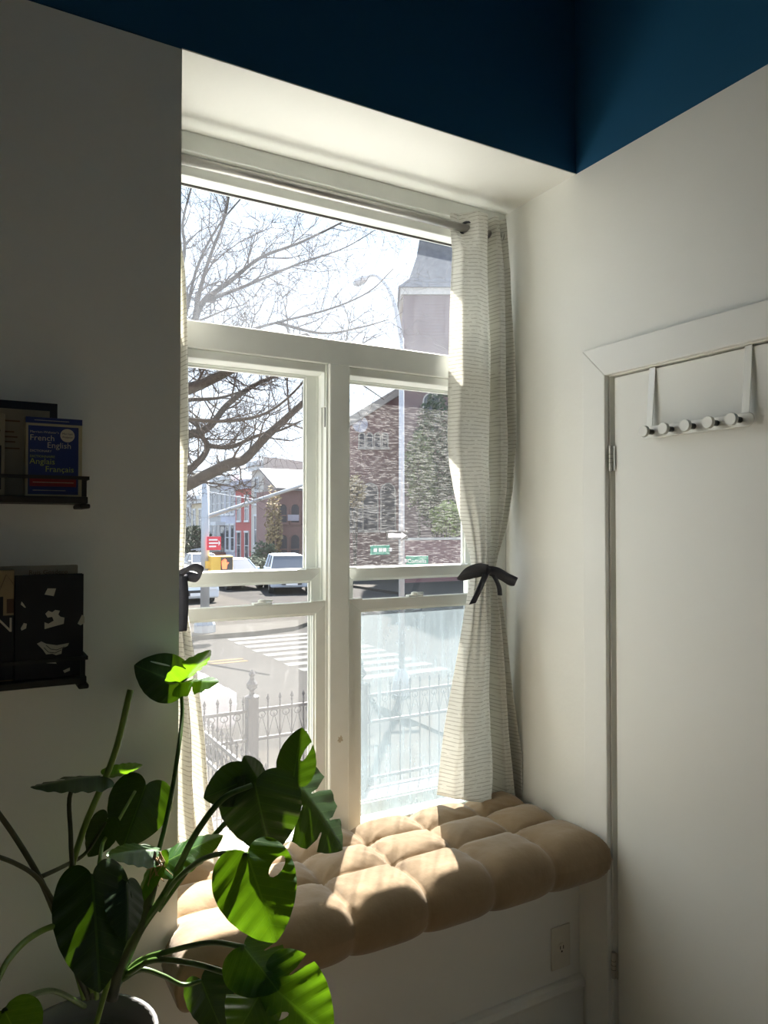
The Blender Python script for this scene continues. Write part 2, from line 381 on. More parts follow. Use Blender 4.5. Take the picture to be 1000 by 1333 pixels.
M['concrete'] = mat('sidewalk_concrete', (.052, .048, .042), .9, spec=.04, var=.12, vscale=2)
M['paint_white'] = mat('road_paint', (.115, .115, .11), .8, spec=.04, var=.1, vscale=10)
M['paint_yellow'] = mat('yellow_road_paint', (.11, .075, .035), .8, spec=.04, var=.1, vscale=10)
M['pad_red'] = mat('red_warning_pad', (.09, .045, .04), .9)
M['pole'] = mat('grey_pole', (.42, .44, .46), .5, metal=.3)
M['iron'] = mat('black_iron', (.06, .06, .065), .55)
M['bark'] = mat('grey_bark', (.042, .038, .030), .9, var=.3, vscale=25, bump=.5, bscale=40)
M['twig'] = mat('twig_bark', (.055, .045, .036), .9)
M['glassdark'] = mat('dark_window_glass', (.06, .07, .09), .12)
M['white_trim'] = mat('house_white_trim', (.62, .63, .64), .7)
M['cream'] = mat('cream_wall', (.58, .50, .36), .8, var=.08)
M['lilac'] = mat('pale_lilac_wall', (.45, .46, .54), .8, var=.06)
M['greywall'] = mat('pale_grey_wall', (.42, .42, .42), .8, var=.06)
M['redwall'] = mat('red_painted_wall', (.40, .085, .08), .8, var=.1)
M['whitewall'] = mat('off_white_wall', (.50, .47, .43), .8, var=.06)
M['stoop'] = mat('red_brown_stone', (.21, .07, .055), .85, var=.15)
M['brick'] = brick_mat('dark_red_brick', (.22, .10, .095), (.17, .075, .075), (.30, .25, .23), 5)
M['brick2'] = brick_mat('church_brick', (.20, .075, .075), (.15, .06, .065), (.27, .20, .19), 4)
M['brick3'] = brick_mat('tower_brick', (.15, .085, .085), (.12, .07, .075), (.22, .18, .17), 4)
M['slate'] = mat('slate_roof', (.12, .12, .13), .8, var=.2, vscale=3)
M['stone'] = mat('pale_stone', (.45, .42, .38), .85, var=.1)
M['leafdark'] = mat('evergreen_leaf', (.03, .055, .02), .7, var=.4, vscale=3)
M['leafbud'] = mat('budding_leaf', (.10, .12, .035), .7, var=.4, vscale=3)
M['leafbright'] = mat('bright_bush_leaf', (.17, .24, .03), .7, var=.3, vscale=3)
M['leafgold'] = mat('golden_bud_leaf', (.30, .22, .10), .7, var=.3, vscale=3)
M['sign_green'] = mat('sign_green', (.01, .24, .16), .5)
M['sign_red'] = mat('sign_red', (.62, .03, .06), .5)
M['sign_white'] = mat('sign_white', (.8, .8, .8), .5)
M['sign_black'] = mat('sign_black', (.03, .03, .03), .5)
M['sig_yellow'] = mat('signal_yellow', (.75, .47, .06), .5)
m_, t_, b_ = newmat('signal_hand_glow'); b_.inputs['Base Color'].default_value = (.8, .15, .05, 1); b_.inputs['Emission Color'].default_value = (1, .16, .06, 1); b_.inputs['Emission Strength'].default_value = .9; M['hand'] = m_
M['tyre'] = mat('tyre_rubber', (.02, .02, .02), .8)
M['chrome'] = mat('wheel_alloy', (.5, .5, .52), .3, metal=.8)
M['lamp_red'] = mat('tail_lamp', (.4, .02, .02), .3)
M['headlamp'] = mat('head_lamp', (.75, .77, .8), .1)

# ground: road along X, cross street along Y
CN, CFAR, CX0, CX1 = 9.3, 19.6, 9.6, 16.8     # near kerb, far kerb, cross street kerbs
struct('floor_road', MB().box(-60, 90, YO+.02, 140, GR-.3, GR-.07), M['asphalt'])
struct('floor_yard', MB().box(-60, 60, YO+.001, 7.4, GR-.07, GR+.004), mat('yard_concrete', (.24, .24, .235), .9, spec=.04, var=.2, vscale=2))
struct('floor_sidewalk_near', MB().box(-60, 5.9, 7.4, CN, GR-.07, GR).prism([(5.9, 7.4, GR-.07), (9, 7.4, GR-.07), (9, 11, GR-.07), (8.3, 11.8, GR-.07), (7, 12, GR-.07), (6.3, 11.6, GR-.07), (5.9, 10.6, GR-.07)], (0, 0, .12)), M['concrete'])
far = [(-60, CFAR), (CX0-2.5, CFAR), (CX0-1.2, CFAR+.35), (CX0-.35, CFAR+1.2), (CX0, CFAR+2.5), (CX0, 140), (-60, 140)]
struct('floor_sidewalk_far', MB().prism([(x, y, GR-.07) for x, y in far], (0, 0, .12)), M['concrete'])
struct('floor_sidewalk_corner', MB().prism([(x, y, GR-.07) for x, y in [(CX1, 24), (CX1+1, 22.2), (CX1+3, 21.6), (90, 21.6), (90, 140), (CX1, 140)]], (0, 0, .12)), M['concrete'])
for i in range(10):
    y = 12.9+i*.68
    s_ = MB().box(6.2+.04*random.uniform(-1, 1), 9.0, y, y+.36, GR-.07, GR-.064).build('floor_crosswalk_stripe', M['paint_white'], None, kind='structure')
for i in range(9):
    y = 24.5+i*.9; MB().box(CX0+.8+i*.75-.4*0, CX0+1.15+i*.75, 22.6, 25.0, GR-.07, GR-.064).build('floor_crosswalk_stripe', M['paint_white'], None, kind='structure')
struct('floor_centre_line', MB().box(-40, 5.6, 15.95, 16.10, GR-.07, GR-.064).box(-40, 5.6, 16.25, 16.40, GR-.07, GR-.064), M['paint_yellow'])
struct('floor_tactile_pad', MB().box(7.2, 8.3, 20.5, 21.5, GR, GR+.012), M['pad_red'])

# ---------- vegetation made of many small leaves
def blob_leaves(n, c, r, size, seed, shape='ball'):
    rnd = random.Random(seed); mb = MB(); c = Vector(c); r = Vector(r)
    for _ in range(n):
        while True:
            p = Vector((rnd.uniform(-1, 1), rnd.uniform(-1, 1), rnd.uniform(-1, 1)))
            if p.length < 1 and (p.length > .45 or rnd.random() < .3): break
        k = 1+.22*math.sin(p.x*5+seed)*math.cos(p.z*6+p.y*3)
        q = c+Vector((p.x*r.x, p.y*r.y, p.z*r.z))*k
        a = Vector((rnd.gauss(0, 1), rnd.gauss(0, 1), rnd.gauss(0, 1))).normalized(); b = a.orthogonal().normalized(); s = size*rnd.uniform(.6, 1.3)
        mb.add([q-a*s, q+b*s*.5, q+a*s, q-b*s*.5], [(0, 1, 2, 3)])
    return mb
def shrub(name, c, r, n, size, m, label, seed, cat='bush', group=None):
    t = empty(name, (c[0], c[1], GR), label, cat, group)
    blob_leaves(n, c, r, size, seed).build('foliage', m, t, kind='stuff')
    stem = MB(); rnd = random.Random(seed+1)
    for k in range(6):
        e = Vector(c)+Vector((rnd.uniform(-.6, .6)*r[0], rnd.uniform(-.6, .6)*r[1], rnd.uniform(0, .7)*r[2]))
        stem.tube([(c[0]+rnd.uniform(-.1, .1), c[1], GR), (c[0]*.5+e.x*.5, c[1]*.5+e.y*.5, GR*.6+e.z*.4), e], [.06, .04, .015], 5)
    stem.build('stem', M['twig'], t)
    return t

# ---------- iron fence in front of the yard
FY, FT, FB = 7.4, -.22, GR+.10
fence = empty('iron_fence', (3.0, FY, GR), 'ornate black iron fence with spear tips parallel to the facade', 'fence')
fx0, fx1 = 1.6, 9.2
for z in (FT-.10, FT-.40, FB): MB().box(fx0, fx1, FY-.012, FY+.012, z-.016, z+.016).build('rail', M['iron'], fence)
pk = None; n = int((fx1-fx0)/.135)
def picket_mesh(top, bot):
    mb = MB().tube([(0, 0, bot), (0, 0, top-.09)], .008, 5)
    mb.lathe([(.008, top-.09), (.016, top-.08), (.008, top-.07), (.019, top-.045), (.001, top)], (0, 0, 0), 6); return mb
for i in range(n+1):
    x = fx0+i*.135
    if pk is None:
        pk = picket_mesh(FT+.06, GR+.02).build('picket', M['iron'], fence); pk.location = Vector((x, FY, 0))-fence.location; pkm = pk.data
        for v in pkm.vertices: v.co += Vector(fence.location)
    else:
        o = bpy.data.objects.new('picket', pkm); COL.objects.link(o); o.parent = fence; o.location = Vector((x, FY, 0))-fence.location
    if i < n:
        z0, z1 = FT-.40, FT-.10; xm = x+.0675
        MB().tube([(x, FY, z0), (xm, FY, z1-.05), (x+.135, FY, z0)], .006, 4).tube([(xm+.04*math.cos(a), FY, z1-.05+.035*math.sin(a)) for a in [k*PI/4 for k in range(9)]], .005, 4).build('scroll', M['iron'], fence)
for px, sc_ in ((328, 1.0), (470, 1.0)):
    X0 = onY(px, 900, FY).x
    mb = MB().box(X0-.055, X0+.055, FY-.055, FY+.055, GR+.004, FT+.03)
    mb.lathe([(.075, FT+.03), (.075, FT+.05), (.03, FT+.07), (.025, FT+.11), (.055, FT+.14), (.06, FT+.18), (.03, FT+.22), (.02, FT+.25), (.035, FT+.28), (.001, FT+.33)], (X0, FY, 0), 10)
    mb.build('fence_post', M['iron'], fence)
SX = 1.98
side = empty('iron_side_fence', (SX, 5, GR), 'black iron side fence with scroll band running back to the house', 'fence')
for z in (FT-.10, FT-.34, FB): MB().box(SX-.012, SX+.012, 3.2, FY-.06, z-.016, z+.016).build('rail', M['iron'], side)
for i in range(31):
    y = 3.25+i*.133
    o = bpy.data.objects.new('picket', pkm.copy() if i == 0 else sdm); sdm = o.data; COL.objects.link(o); o.parent = side
    o.location = Vector((SX, y, 0))-side.location
    MB().tube([(SX, y+.066+.045*math.cos(a), FT-.22+.06*math.sin(a)) for a in [k*PI/4 for k in range(9)]], .006, 4).build('scroll', M['iron'], side)
shrub('yard_hedge', (2.0, 3.15, -.5), (2.2, .45, .78), 5000, .035, M['leafbud'], 'low green hedge growing right under the window outside', 11)

# ---------- street tree: traced limbs, then grown twigs
TY = 8.4
tree = empty('street_tree', (1.0, TY, GR), 'bare street tree with wide dark branches behind the fence', 'tree')
rt = random.Random(21)
tops = []
def tpx(x, y, dy=0): return onY(x, y, TY+dy)
limbs = [
 ([(100, 690, 0), (180, 655, -.1), (240, 632, -.2), (262, 622, -.2), (300, 603, -.3), (318, 598, -.3), (345, 570, -.4), (372, 545, -.4), (400, 520, -.5), (428, 496, -.5), (455, 478, -.6)], .095, .022),
 ([(100, 640, 0), (170, 620, .2), (240, 612, .3), (256, 603, .3), (266, 592, .3), (270, 580, .3), (262, 566, .35), (255, 548, .4)], .06, .025),
 ([(269, 580, .3), (300, 582, .3), (335, 567, .2), (365, 560, .2), (392, 548, .1)], .032, .010),
 ([(100, 600, 0), (180, 585, .3), (245, 566, .5), (272, 556, .5), (295, 528, .6), (325, 505, .6), (352, 492, .7), (378, 480, .8)], .07, .02),
 ([(100, 560, 0), (180, 530, -.3), (240, 508, -.5), (262, 500, -.5), (288, 488, -.6), (308, 478, -.7), (345, 455, -.8), (400, 436, -.9)], .085, .03),
 ([(110, 560, 0), (190, 530, .5), (240, 521, .8), (285, 518, .9), (318, 508, 1.0)], .05, .012),
 ([(90, 500, 0), (170, 480, 0), (230, 450, 0), (252, 420, 0), (266, 392, 0), (300, 366, 0), (340, 335, .1), (390, 316, .2), (440, 292, .3), (480, 270, .4)], .055, .008),
 ([(252, 420, 0), (262, 372, -.2), (275, 330, -.3), (292, 285, -.4), (300, 240, -.5), (305, 190, -.5)], .030, .008),
 ([(230, 450, 0), (244, 400, .4), (258, 345, .6), (286, 292, .8), (330, 240, 1.0)], .030, .008),
 ([(266, 392, 0), (320, 372, .5), (392, 342, .8), (450, 322, 1.0), (500, 292, 1.2)], .028, .005),
 ([(170, 480, 0), (250, 450, -.7), (300, 436, -.9), (360, 420, -1.0), (430, 402, -1.1), (480, 380, -1.2), (512, 350, -1.3)], .026, .005),
 ([(360, 420, -1.0), (420, 434, -1.1), (470, 426, -1.2), (506, 416, -1.3)], .02, .005),
 ([(170, 480, 0), (222, 400, 1.0), (240, 330, 1.2), (238, 290, 1.3), (250, 240, 1.4)], .04, .012),
 ([(100, 560, 0), (200, 545, -1.0), (300, 548, -1.2), (360, 530, -1.3), (420, 470, -1.4)], .03, .008),
 ([(345, 455, -.8), (420, 470, -.9), (470, 500, -1.0), (500, 520, -1.0)], .014, .005),
]
trunk = MB().tube(catmull([(1.0, TY, GR-.1), (1.0, TY, .2), (.95, TY, 1.6), (.9, TY, 2.6), (.8, TY, 4)], 4), [.24-.007*i for i in range(17)], 10)
twigs = MB(); ntw = [0]
def grow(p, d, L, r, lev):
    n = 4 if lev < 2 else 3; pts = [p]; q = p; dd = d.copy()
    for i in range(n):
        dd = (dd+Vector((rt.gauss(0, .22), rt.gauss(0, .22), rt.gauss(0, .2)+.06))).normalized()
        q = q+dd*(L/n); pts.append(q)
    twigs.tube(pts, [r*(1-.75*i/n) for i in range(n+1)], 3 if lev else 4, caps=False); ntw[0] += 1
    if lev < 3:
        for k in range((5, 4, 3)[lev]):
            i = rt.randint(1, n); a = pts[i]; t = (pts[i]-pts[i-1]).normalized()
            s = t.orthogonal(); s.rotate(Matrix.Rotation(rt.uniform(0, 2*PI), 3, t))
            an = rt.uniform(.5, 1.15)
            grow(a, (t*math.cos(an)+s*math.sin(an)).normalized(), L*rt.uniform(.42, .7), max(.0022, r*.55), lev+1)
for pts, r0, r1 in limbs:
    P = catmull([tpx(*p) for p in pts], 5); m = len(P)
    rr = [r0+(r1-r0)*(i/(m-1))**.8 for i in range(m)]
    trunk.tube(P, rr, 8)
    acc = 0
    for i in range(1, m):
        acc += (P[i]-P[i-1]).length
        if acc > .13 and P[i].x > 1.7:
            acc = rt.uniform(-.06, .06); t = (P[i]-P[i-1]).normalized()
            s = t.orthogonal(); s.rotate(Matrix.Rotation(rt.uniform(0, 2*PI), 3, t)); s.z += .25
            an = rt.uniform(.6, 1.1)
            grow(P[i], (t*math.cos(an)+s.normalized()*math.sin(an)).normalized(), rt.uniform(.35, .85), min(.014, rr[i]*.5), 1 if rr[i] < .016 else 0)
trunk.build('trunk', M['bark'], tree, smooth=True)
twigs.build('twigs', M['twig'], tree, kind='stuff')

# ---------- poles and signs
def tr2(pts, r, n=8): return MB().tube(pts, r, n)
bp = onY(267, 740, 20.2); px_, py_ = bp.x, 20.2
sp_ = empty('signal_pole', (px_, py_, GR), 'grey traffic signal pole with long mast arm on the far corner', 'signal pole')
MB().lathe([(.30, GR), (.30, GR+.25), (.2, GR+.5), (.12, GR+.65)], (px_, py_, 0), 12).build('pole_base', M['pole'], sp_)
MB().tube([(px_, py_, GR+.6), (px_, py_, onY(268, 622, py_).z)], [.13, .10], 10).build('shaft', M['pole'], sp_, smooth=True)
arm0, arm1 = onY(272, 672, py_), onY(405, 628, 17.5)
MB().tube([arm0, arm1], [.06, .04], 8).build('mast_arm', M['pole'], sp_)
MB().tube([onY(268, 640, py_), onY(330, 650, 19.0)], [.012, .012], 5).build('guy_rod', M['pole'], sp_)
pc = onY(290, 735, 19.9)
ps = empty('pedestrian_signal', (pc.x, pc.y, pc.z-.3), 'yellow pedestrian signal showing an orange raised hand, on the signal pole', 'signal')
MB().box(pc.x-.34, pc.x+.30, pc.y, pc.y+.3, pc.z-.26, pc.z+.24).build('housing', M['sig_yellow'], ps, bevel=.03)
MB().box(pc.x-.05, pc.x+.27, pc.y-.03, pc.y-.002, pc.z-.22, pc.z+.20).build('face', M['sign_black'], ps)
MB().box(pc.x-.44, pc.x-.34, pc.y+.08, pc.y+.2, pc.z-.1, pc.z+.1).build('bracket', M['sig_yellow'], ps)
hd = MB()
hz = pc.z-.12
hd.prism([(pc.x-.02, pc.y-.034, hz), (pc.x+.10, pc.y-.034, hz), (pc.x+.12, pc.y-.034, hz+.12), (pc.x+.17, pc.y-.034, hz+.17), (pc.x+.14, pc.y-.034, hz+.19), (pc.x+.10, pc.y-.034, hz+.16),
          (pc.x+.10, pc.y-.034, hz+.26), (pc.x+.075, pc.y-.034, hz+.26), (pc.x+.07, pc.y-.034, hz+.17), (pc.x+.065, pc.y-.034, hz+.28), (pc.x+.04, pc.y-.034, hz+.28), (pc.x+.035, pc.y-.034, hz+.17),
          (pc.x+.025, pc.y-.034, hz+.27), (pc.x, pc.y-.034, hz+.26), (pc.x, pc.y-.034, hz+.16), (pc.x-.015, pc.y-.034, hz+.24), (pc.x-.04, pc.y-.034, hz+.22), (pc.x-.03, pc.y-.034, hz+.08)], (0, .004, 0))
hd.build('hand_symbol', M['hand'], ps)
rc_ = onY(279, 707, 20.0)
rs = empty('red_street_sign', (rc_.x, rc_.y, rc_.z-.2), 'red parking sign with white print on the signal pole', 'sign')
MB().box(rc_.x-.20, rc_.x+.19, rc_.y, rc_.y+.02, rc_.z-.19, rc_.z+.18).build('plate', M['sign_red'], rs)
for k, w_ in ((.09, .24), (.0, .26), (-.09, .2)): MB().box(rc_.x-.15, rc_.x-.15+w_, rc_.y-.006, rc_.y-.001, rc_.z+k-.02, rc_.z+k+.02).build('print_line', M['sign_white'], rs)
MB().prism([(rc_.x+.12, rc_.y-.006, rc_.z+.08), (rc_.x+.17, rc_.y-.006, rc_.z), (rc_.x+.12, rc_.y-.006, rc_.z-.08)], (0, .004, 0)).build('arrow', M['sign_white'], rs)

LY = 11.0; lb = onY(523, 700, LY); lx = lb.x
lp = empty('street_lamp', (lx, LY, GR), 'tall grey street lamp with curved arm on the near corner', 'street lamp')
ztop = onY(521, 440, LY).z
MB().lathe([(.16, GR), (.16, GR+.3), (.09, GR+.45), (.06, GR+.5)], (lx, LY, 0), 12).build('pole_base', M['pole'], lp)
MB().tube([(lx, LY, GR+.45), (lx, LY, ztop)], [.055, .042], 10).build('shaft', M['pole'], lp, smooth=True)
def lpx(x, y, Yv): return onY(x, y, Yv)
MB().tube(catmull([(lx, LY, ztop-.05), lpx(516, 405, LY+.1), lpx(508, 380, LY+.25), lpx(497, 364, LY+.45), lpx(487, 358, LY+.6), lpx(477, 361, LY+.75)], 5), [.040-.0006*i for i in range(26)], 8).build('curved_arm', M['pole'], lp, smooth=True)
a_, b2_ = lpx(478, 361, LY+.74), lpx(461, 370, LY+1.0); d_ = (b2_-a_)
MB().tube([a_-d_*.05, a_+d_*.2, a_+d_*.7, b2_], [.03, .07, .085, .04], 10).build('lamp_head', M['pole'], lp, smooth=True)
def signplate(name, px, py, w_, h_, Yv, ang, m, label):
    c = onY(px, py, Yv); xd = Vector((math.cos(ang), math.sin(ang), 0)); nn = Vector((math.sin(ang), -math.cos(ang), 0))
    t = empty(name, (c.x, c.y, c.z-h_/2), label, 'sign')
    MB().obox(c, xd*w_/2, nn*.004, Vector((0, 0, h_/2))).build('plate', m, t, bevel=.003)
    return t, c, xd, nn
g1, c1, x1_, n1 = signplate('street_name_sign', 543, 730, .40, .17, LY-.05, -.35, M['sign_green'], 'green street name sign lettered Cornelia on the lamp pole')
text('lettering', 'Cornelia', .098, c1-x1_*.175-Vector((0, 0, .035))+n1*.0045, x1_, (0, 0, 1), M['sign_white'], g1)
MB().obox(c1-x1_*.20, x1_*.02, n1*.02, Vector((0, 0, .03))).build('clamp', M['pole'], g1)
g2, c2, x2_, n2 = signplate('street_name_sign', 495, 716, .46, .16, LY+.12, .25, M['sign_green'], 'green street name sign with blurred pale print on the lamp pole')
for k in (-.12, 0, .1): MB().obox(c2+x2_*k+n2*.006, x2_*.04, n2*.001, Vector((0, 0, .03))).build('print_block', M['sign_white'], g2)
MB().obox(c2+x2_*.235, x2_*.03, n2*.02, Vector((0, 0, .03))).build('clamp', M['pole'], g2)
g3, c3, x3_, n3 = signplate('one_way_sign', 517, 697, .40, .15, LY-.09, -.1, M['sign_black'], 'black and white arrow sign across the lamp pole')
o_ = c3+n3*.006; zz = Vector((0, 0, 1))
MB().prism([o_-x3_*.17-zz*.035, o_+x3_*.08-zz*.035, o_+x3_*.08-zz*.06, o_+x3_*.18, o_+x3_*.08+zz*.06, o_+x3_*.08+zz*.035, o_-x3_*.17+zz*.035], n3*.001).build('arrow', M['sign_white'], g3)

# ---------- row houses along the cross street (facing -X), and the corner buildings
HX = 20.0
def win_x(parent, y0, y1, z0, z1, X, arch=False):          # window in a wall facing -X
    f_ = MB().box(X-.10, X-.001, y0-.12, y1+.12, z0-.16, z0).box(X-.10, X-.001, y0-.12, y1+.12, z1, z1+.16).box(X-.06, X-.001, y0-.08, y0, z0, z1).box(X-.06, X-.001, y1, y1+.08, z0, z1).box(X-.05, X-.001, y0, y1, (z0+z1)/2-.03, (z0+z1)/2+.03).build('window', M['white_trim'], parent)
    MB().box(X-.03, X-.002, y0, y1, z0, (z0+z1)/2-.03).build('pane', M['glassdark'], f_); MB().box(X-.03, X-.002, y0, y1, (z0+z1)/2+.03, z1).build('pane', M['glassdark'], f_)
def win_y(parent, x0, x1, z0, z1, Y, arch=False, tm=None):  # window in a wall facing -Y
    f_ = MB().box(x0-.12, x1+.12, Y-.12, Y-.001, z0-.16, z0).box(x0-.08, x0, Y-.06, Y-.001, z0, z1).box(x1, x1+.08, Y-.06, Y-.001, z0, z1).box(x0, x1, Y-.05, Y-.001, (z0+z1)/2-.03, (z0+z1)/2+.03)
    xm, hw = (x0+x1)/2, (x1-x0)/2
    if arch:
        P = [(xm+(hw+.08)*math.cos(a), Y-.06, z1+(hw+.08)*math.sin(a)) for a in [k*PI/10 for k in range(11)]]
        f_.prism(P+[(xm+hw*math.cos(a), Y-.06, z1+hw*math.sin(a)) for a in [PI-k*PI/10 for k in range(11)]], (0, .059, 0))
    else: f_.box(x0-.12, x1+.12, Y-.10, Y-.001, z1, z1+.16)
    o = f_.build('window', tm or M['white_trim'], parent)
    MB().box(x0, x1, Y-.03, Y-.002, z0, (z0+z1)/2-.03).build('pane', M['glassdark'], o)
    if arch: MB().prism([(x0, Y-.03, (z0+z1)/2+.03), (x1, Y-.03, (z0+z1)/2+.03)]+[(xm+hw*math.cos(a), Y-.03, z1+hw*math.sin(a)) for a in [k*PI/10 for k in range(11)]], (0, .028, 0)).build('pane', M['glassdark'], o)
    else: MB().box(x0, x1, Y-.03, Y-.002, (z0+z1)/2+.03, z1).build('pane', M['glassdark'], o)
def rowhouse(name, y0, y1, ztop, m, label, nwin, stoop=False, cornice=None, X=HX):
    t = empty(name, (X, y0, GR), label, 'house')
    MB().box(X, X+10, y0+.01, y1-.01, GR, ztop).build('wall', m, t)
    cm = cornice or M['white_trim']
    MB().box(X-.45, X+.3, y0+.01, y1-.01, ztop, ztop+.35).box(X-.28, X, y0+.01, y1-.01, ztop-.35, ztop).build('cornice', cm, t)
    wd = (y1-y0)/(nwin+.0)
    for k in range(nwin):
        c = y0+wd*(k+.5)
        win_x(t, c-.42, c+.42, ztop-2.9, ztop-1.0, X)
        if stoop and k == nwin-1: continue
        win_x(t, c-.42, c+.42, ztop-6.0, ztop-3.9, X)
    if stoop:
        c = y1-wd/2
        d = MB().box(X-.05, X-.001, c-.5, c+.5, ztop-6.6, ztop-4.0).build('front_door', M['glassdark'], t)
        MB().box(X-.9, X, c-.8, c+.8, ztop-3.9, ztop-3.6).build('door_hood', M['white_trim'], t)
        n = 7; zt = ztop-6.6
        for k in range(n):
            MB().box(X-.4-.3*(k+1), X-.4-.3*k, c-.7, c+.7, GR, zt-(k+1)*(zt-GR)/(n+1)).build('step', M['stoop'], t)
        MB().box(X-.4, X, c-.7, c+.7, GR, zt).build('landing', M['stoop'], t)
        for s in (-.78, .78):
            MB().prism([(X, c+s-.06, GR), (X-2.6, c+s-.06, GR), (X-2.6, c+s-.06, GR+.5), (X-.4, c+s-.06, zt+.35), (X, c+s-.06, zt+.35)], (0, .12, 0)).build('stoop_wall', M['stoop'], t)
            MB().tube([(X-2.6, c+s, GR+.9), (X-.4, c+s, zt+.85)], .05, 5).build('handrail', M['white_trim'], t)
    return t
rowhouse('row_house', 53.8, 56.4, 6.3, M['whitewall'], 'narrow off-white row house front with rounded parapet next to red house', 1)
rowhouse('row_house', 56.4, 60.3, 5.0, M['redwall'], 'red painted row house between pale houses', 2, cornice=M['lilac'])
rowhouse('row_house', 60.3, 64.4, 5.6, M['lilac'], 'pale lilac row house with dark red stoop beside red house', 3, stoop=True)
rowhouse('row_house', 64.4, 68.6, 5.6, M['greywall'], 'pale grey row house between the lilac and cream houses', 3)
rowhouse('row_house', 69.6, 74.0, 4.2, M['cream'], 'cream yellow house beside the pale grey row house', 2)
rowhouse('row_house', 74.0, 79.0, 4.6, M['greywall'], 'pale green-grey house at the far end of the row', 3)
sh = empty('side_building', (20, 53.7, GR), 'off-white long side wall of the end row house with chimneys', 'building')
MB().prism([(20, 53.6, GR), (33, 53.6, GR), (33, 53.6, 6.0), (20.6, 53.6, 6.9), (20, 53.6, 6.9)], (0, .18, 0)).build('wall', M['whitewall'], sh)
for x, h in ((24.2, .7), (26.0, 1.1)): MB().box(x, x+.7, 54, 54.6, 6.2, 6.8+h).build('chimney', M['stone'], sh)
win_y(sh, 21.6, 22.3, 3.6, 4.5, 53.6)
bk = empty('brick_corner_building', (21, 49, GR), 'low dark red brick building with arched windows behind the parked cars', 'building')
BY = 49.0
bx0, bx1 = onY(362, 700, BY).x, 31.0
bt0, bt1 = onY(364, 643, BY).z, onY(398, 639, BY).z
MB().box(bx0, bx1, BY, BY+4.4, GR, bt1).build('wall', M['brick'], bk)
MB().prism([(bx0-.3, BY-.4, bt1), (bx1, BY-.4, bt1), (bx1, BY+3, bt1+1.6), (bx0-.3, BY+3, bt1+1.6)], (0, 0, .15)).build('roof', mat('grey_tin_roof', (.16, .16, .165), .7), bk)
for px in (368, 384, 399, 414):
    x = onY(px, 670, BY).x
    win_y(bk, x-.30, x+.30, onY(px, 680, BY).z, onY(px, 662, BY).z, BY, True, M['brick'])
    win_y(bk, x-.32, x+.32, onY(px, 728, BY).z, onY(px, 702, BY).z, BY, True, M['brick'])
sgc = onY(381, 674, BY)
MB().box(sgc.x-.42, sgc.x+.42, BY-.16, BY-.10, sgc.z-.22, sgc.z+.22).build('sign_board', M['lilac'], bk)
# church
CY = 42.0
ch = empty('brick_church', (21, CY, GR), 'dark red brick church hall with sloping white gable edge', 'church')
gA, gB = onY(450, 556, CY), onY(522, 512, CY)
MB().prism([(gA.x, CY, GR), (gB.x, CY, GR), (gB.x, CY, gB.z), (gA.x, CY, gA.z)], (FW.x*6, FW.y*6, 0)).build('wall', M['brick2'], ch)
dg = (gB-gA)
MB().prism([(gA.x-.1, CY-.25, gA.z-.1), (gB.x, CY-.25, gB.z), (gB.x, CY-.25, gB.z+.55), (gA.x-.1, CY-.25, gA.z+.5)], (FW.x*6, FW.y*6, 0)).build('gable_trim', M['stone'], ch)
for px in (471, 481, 491, 501):
    x = onY(px, 572, CY).x
    win_y(ch, x-.18, x+.18, onY(px, 582, CY).z, onY(px, 568, CY).z, CY, True, M['stone'])
rsc = onY(468, 552, CY)
MB().lathe([(.55, -.12), (.55, -.001)], (rsc.x, CY, rsc.z), 20, 'y').build('round_window', M['lilac'], ch)
for px in (462, 482, 505):
    x = onY(px, 660, CY).x
    win_y(ch, x-.5, x+.5, onY(px, 690, CY).z, onY(px, 640, CY).z, CY, True, M['stone'])
TYY = 38.0
tw = empty('church_tower', (23, TYY, GR), 'tall brick church tower with flared slate roof beyond the street lamp', 'tower')
TD = 44.5; tang = -.56; tdir = ray(560, 600); tdir.z = 0; tdir = tdir/tdir.dot(FW)
te = CAM.z+(685.6-374)/CF*TD; tw_hw = 3.5
tx = lambda px: (px-526)/CF*TD-tw_hw          # sideways on the tower face from its centre line
tz = lambda py: CAM.z+(685.6-py)/CF*TD
tc_ = CAM+FW*(TD+tw_hw)+RT*((526-500)/CF*TD+tw_hw); tc_.z = GR
tw.location = (0, 0, GR)
MB().box(-tw_hw, tw_hw, -tw_hw, tw_hw, GR, te).build('shaft', M['brick3'], tw)
MB().box(-tw_hw-.2, tw_hw+.2, -tw_hw-.2, tw_hw+.2, te-.4, te).box(-tw_hw-.12, tw_hw+.12, -tw_hw-.12, tw_hw+.12, te-4.4, te-4.1).build('string_course', M['stone'], tw)
rf = MB(); prof = [(tw_hw+.35, te), (tw_hw-.35, te+.75), (tw_hw-.8, te+2.2), (tw_hw-1.1, te+4), (.05, te+12)]
for r, z in prof: rf.v += [Vector((sx*r, sy*r, z)) for sx, sy in ((-1, -1), (1, -1), (1, 1), (-1, 1))]
for i in range(4):
    for k in range(4): rf.f.append((i*4+k, i*4+(k+1) % 4, i*4+4+(k+1) % 4, i*4+4+k))
rf.f.append((0, 1, 2, 3)); rf.f.append((16, 17, 18, 19)); rf.build('spire_roof', M['slate'], tw)
for px, ya, yb in ((566, 300, 270), (562, 560, 522)):
    win_y(tw, tx(px)-.45, tx(px)+.45, tz(ya), tz(yb), -tw_hw, True, M['stone'])
tw.location = tc_; tw.rotation_euler = (0, 0, -YAW)
gw = empty('garden_wall', (22, 32.5, GR), 'dark brick garden wall in front of the church tower', 'wall')
wz = onY(560, 703, 32.5).z
MB().box(onY(528, 720, 32.5).x, 28, 32.5, 32.8, GR, wz).build('wall', M['brick2'], gw)
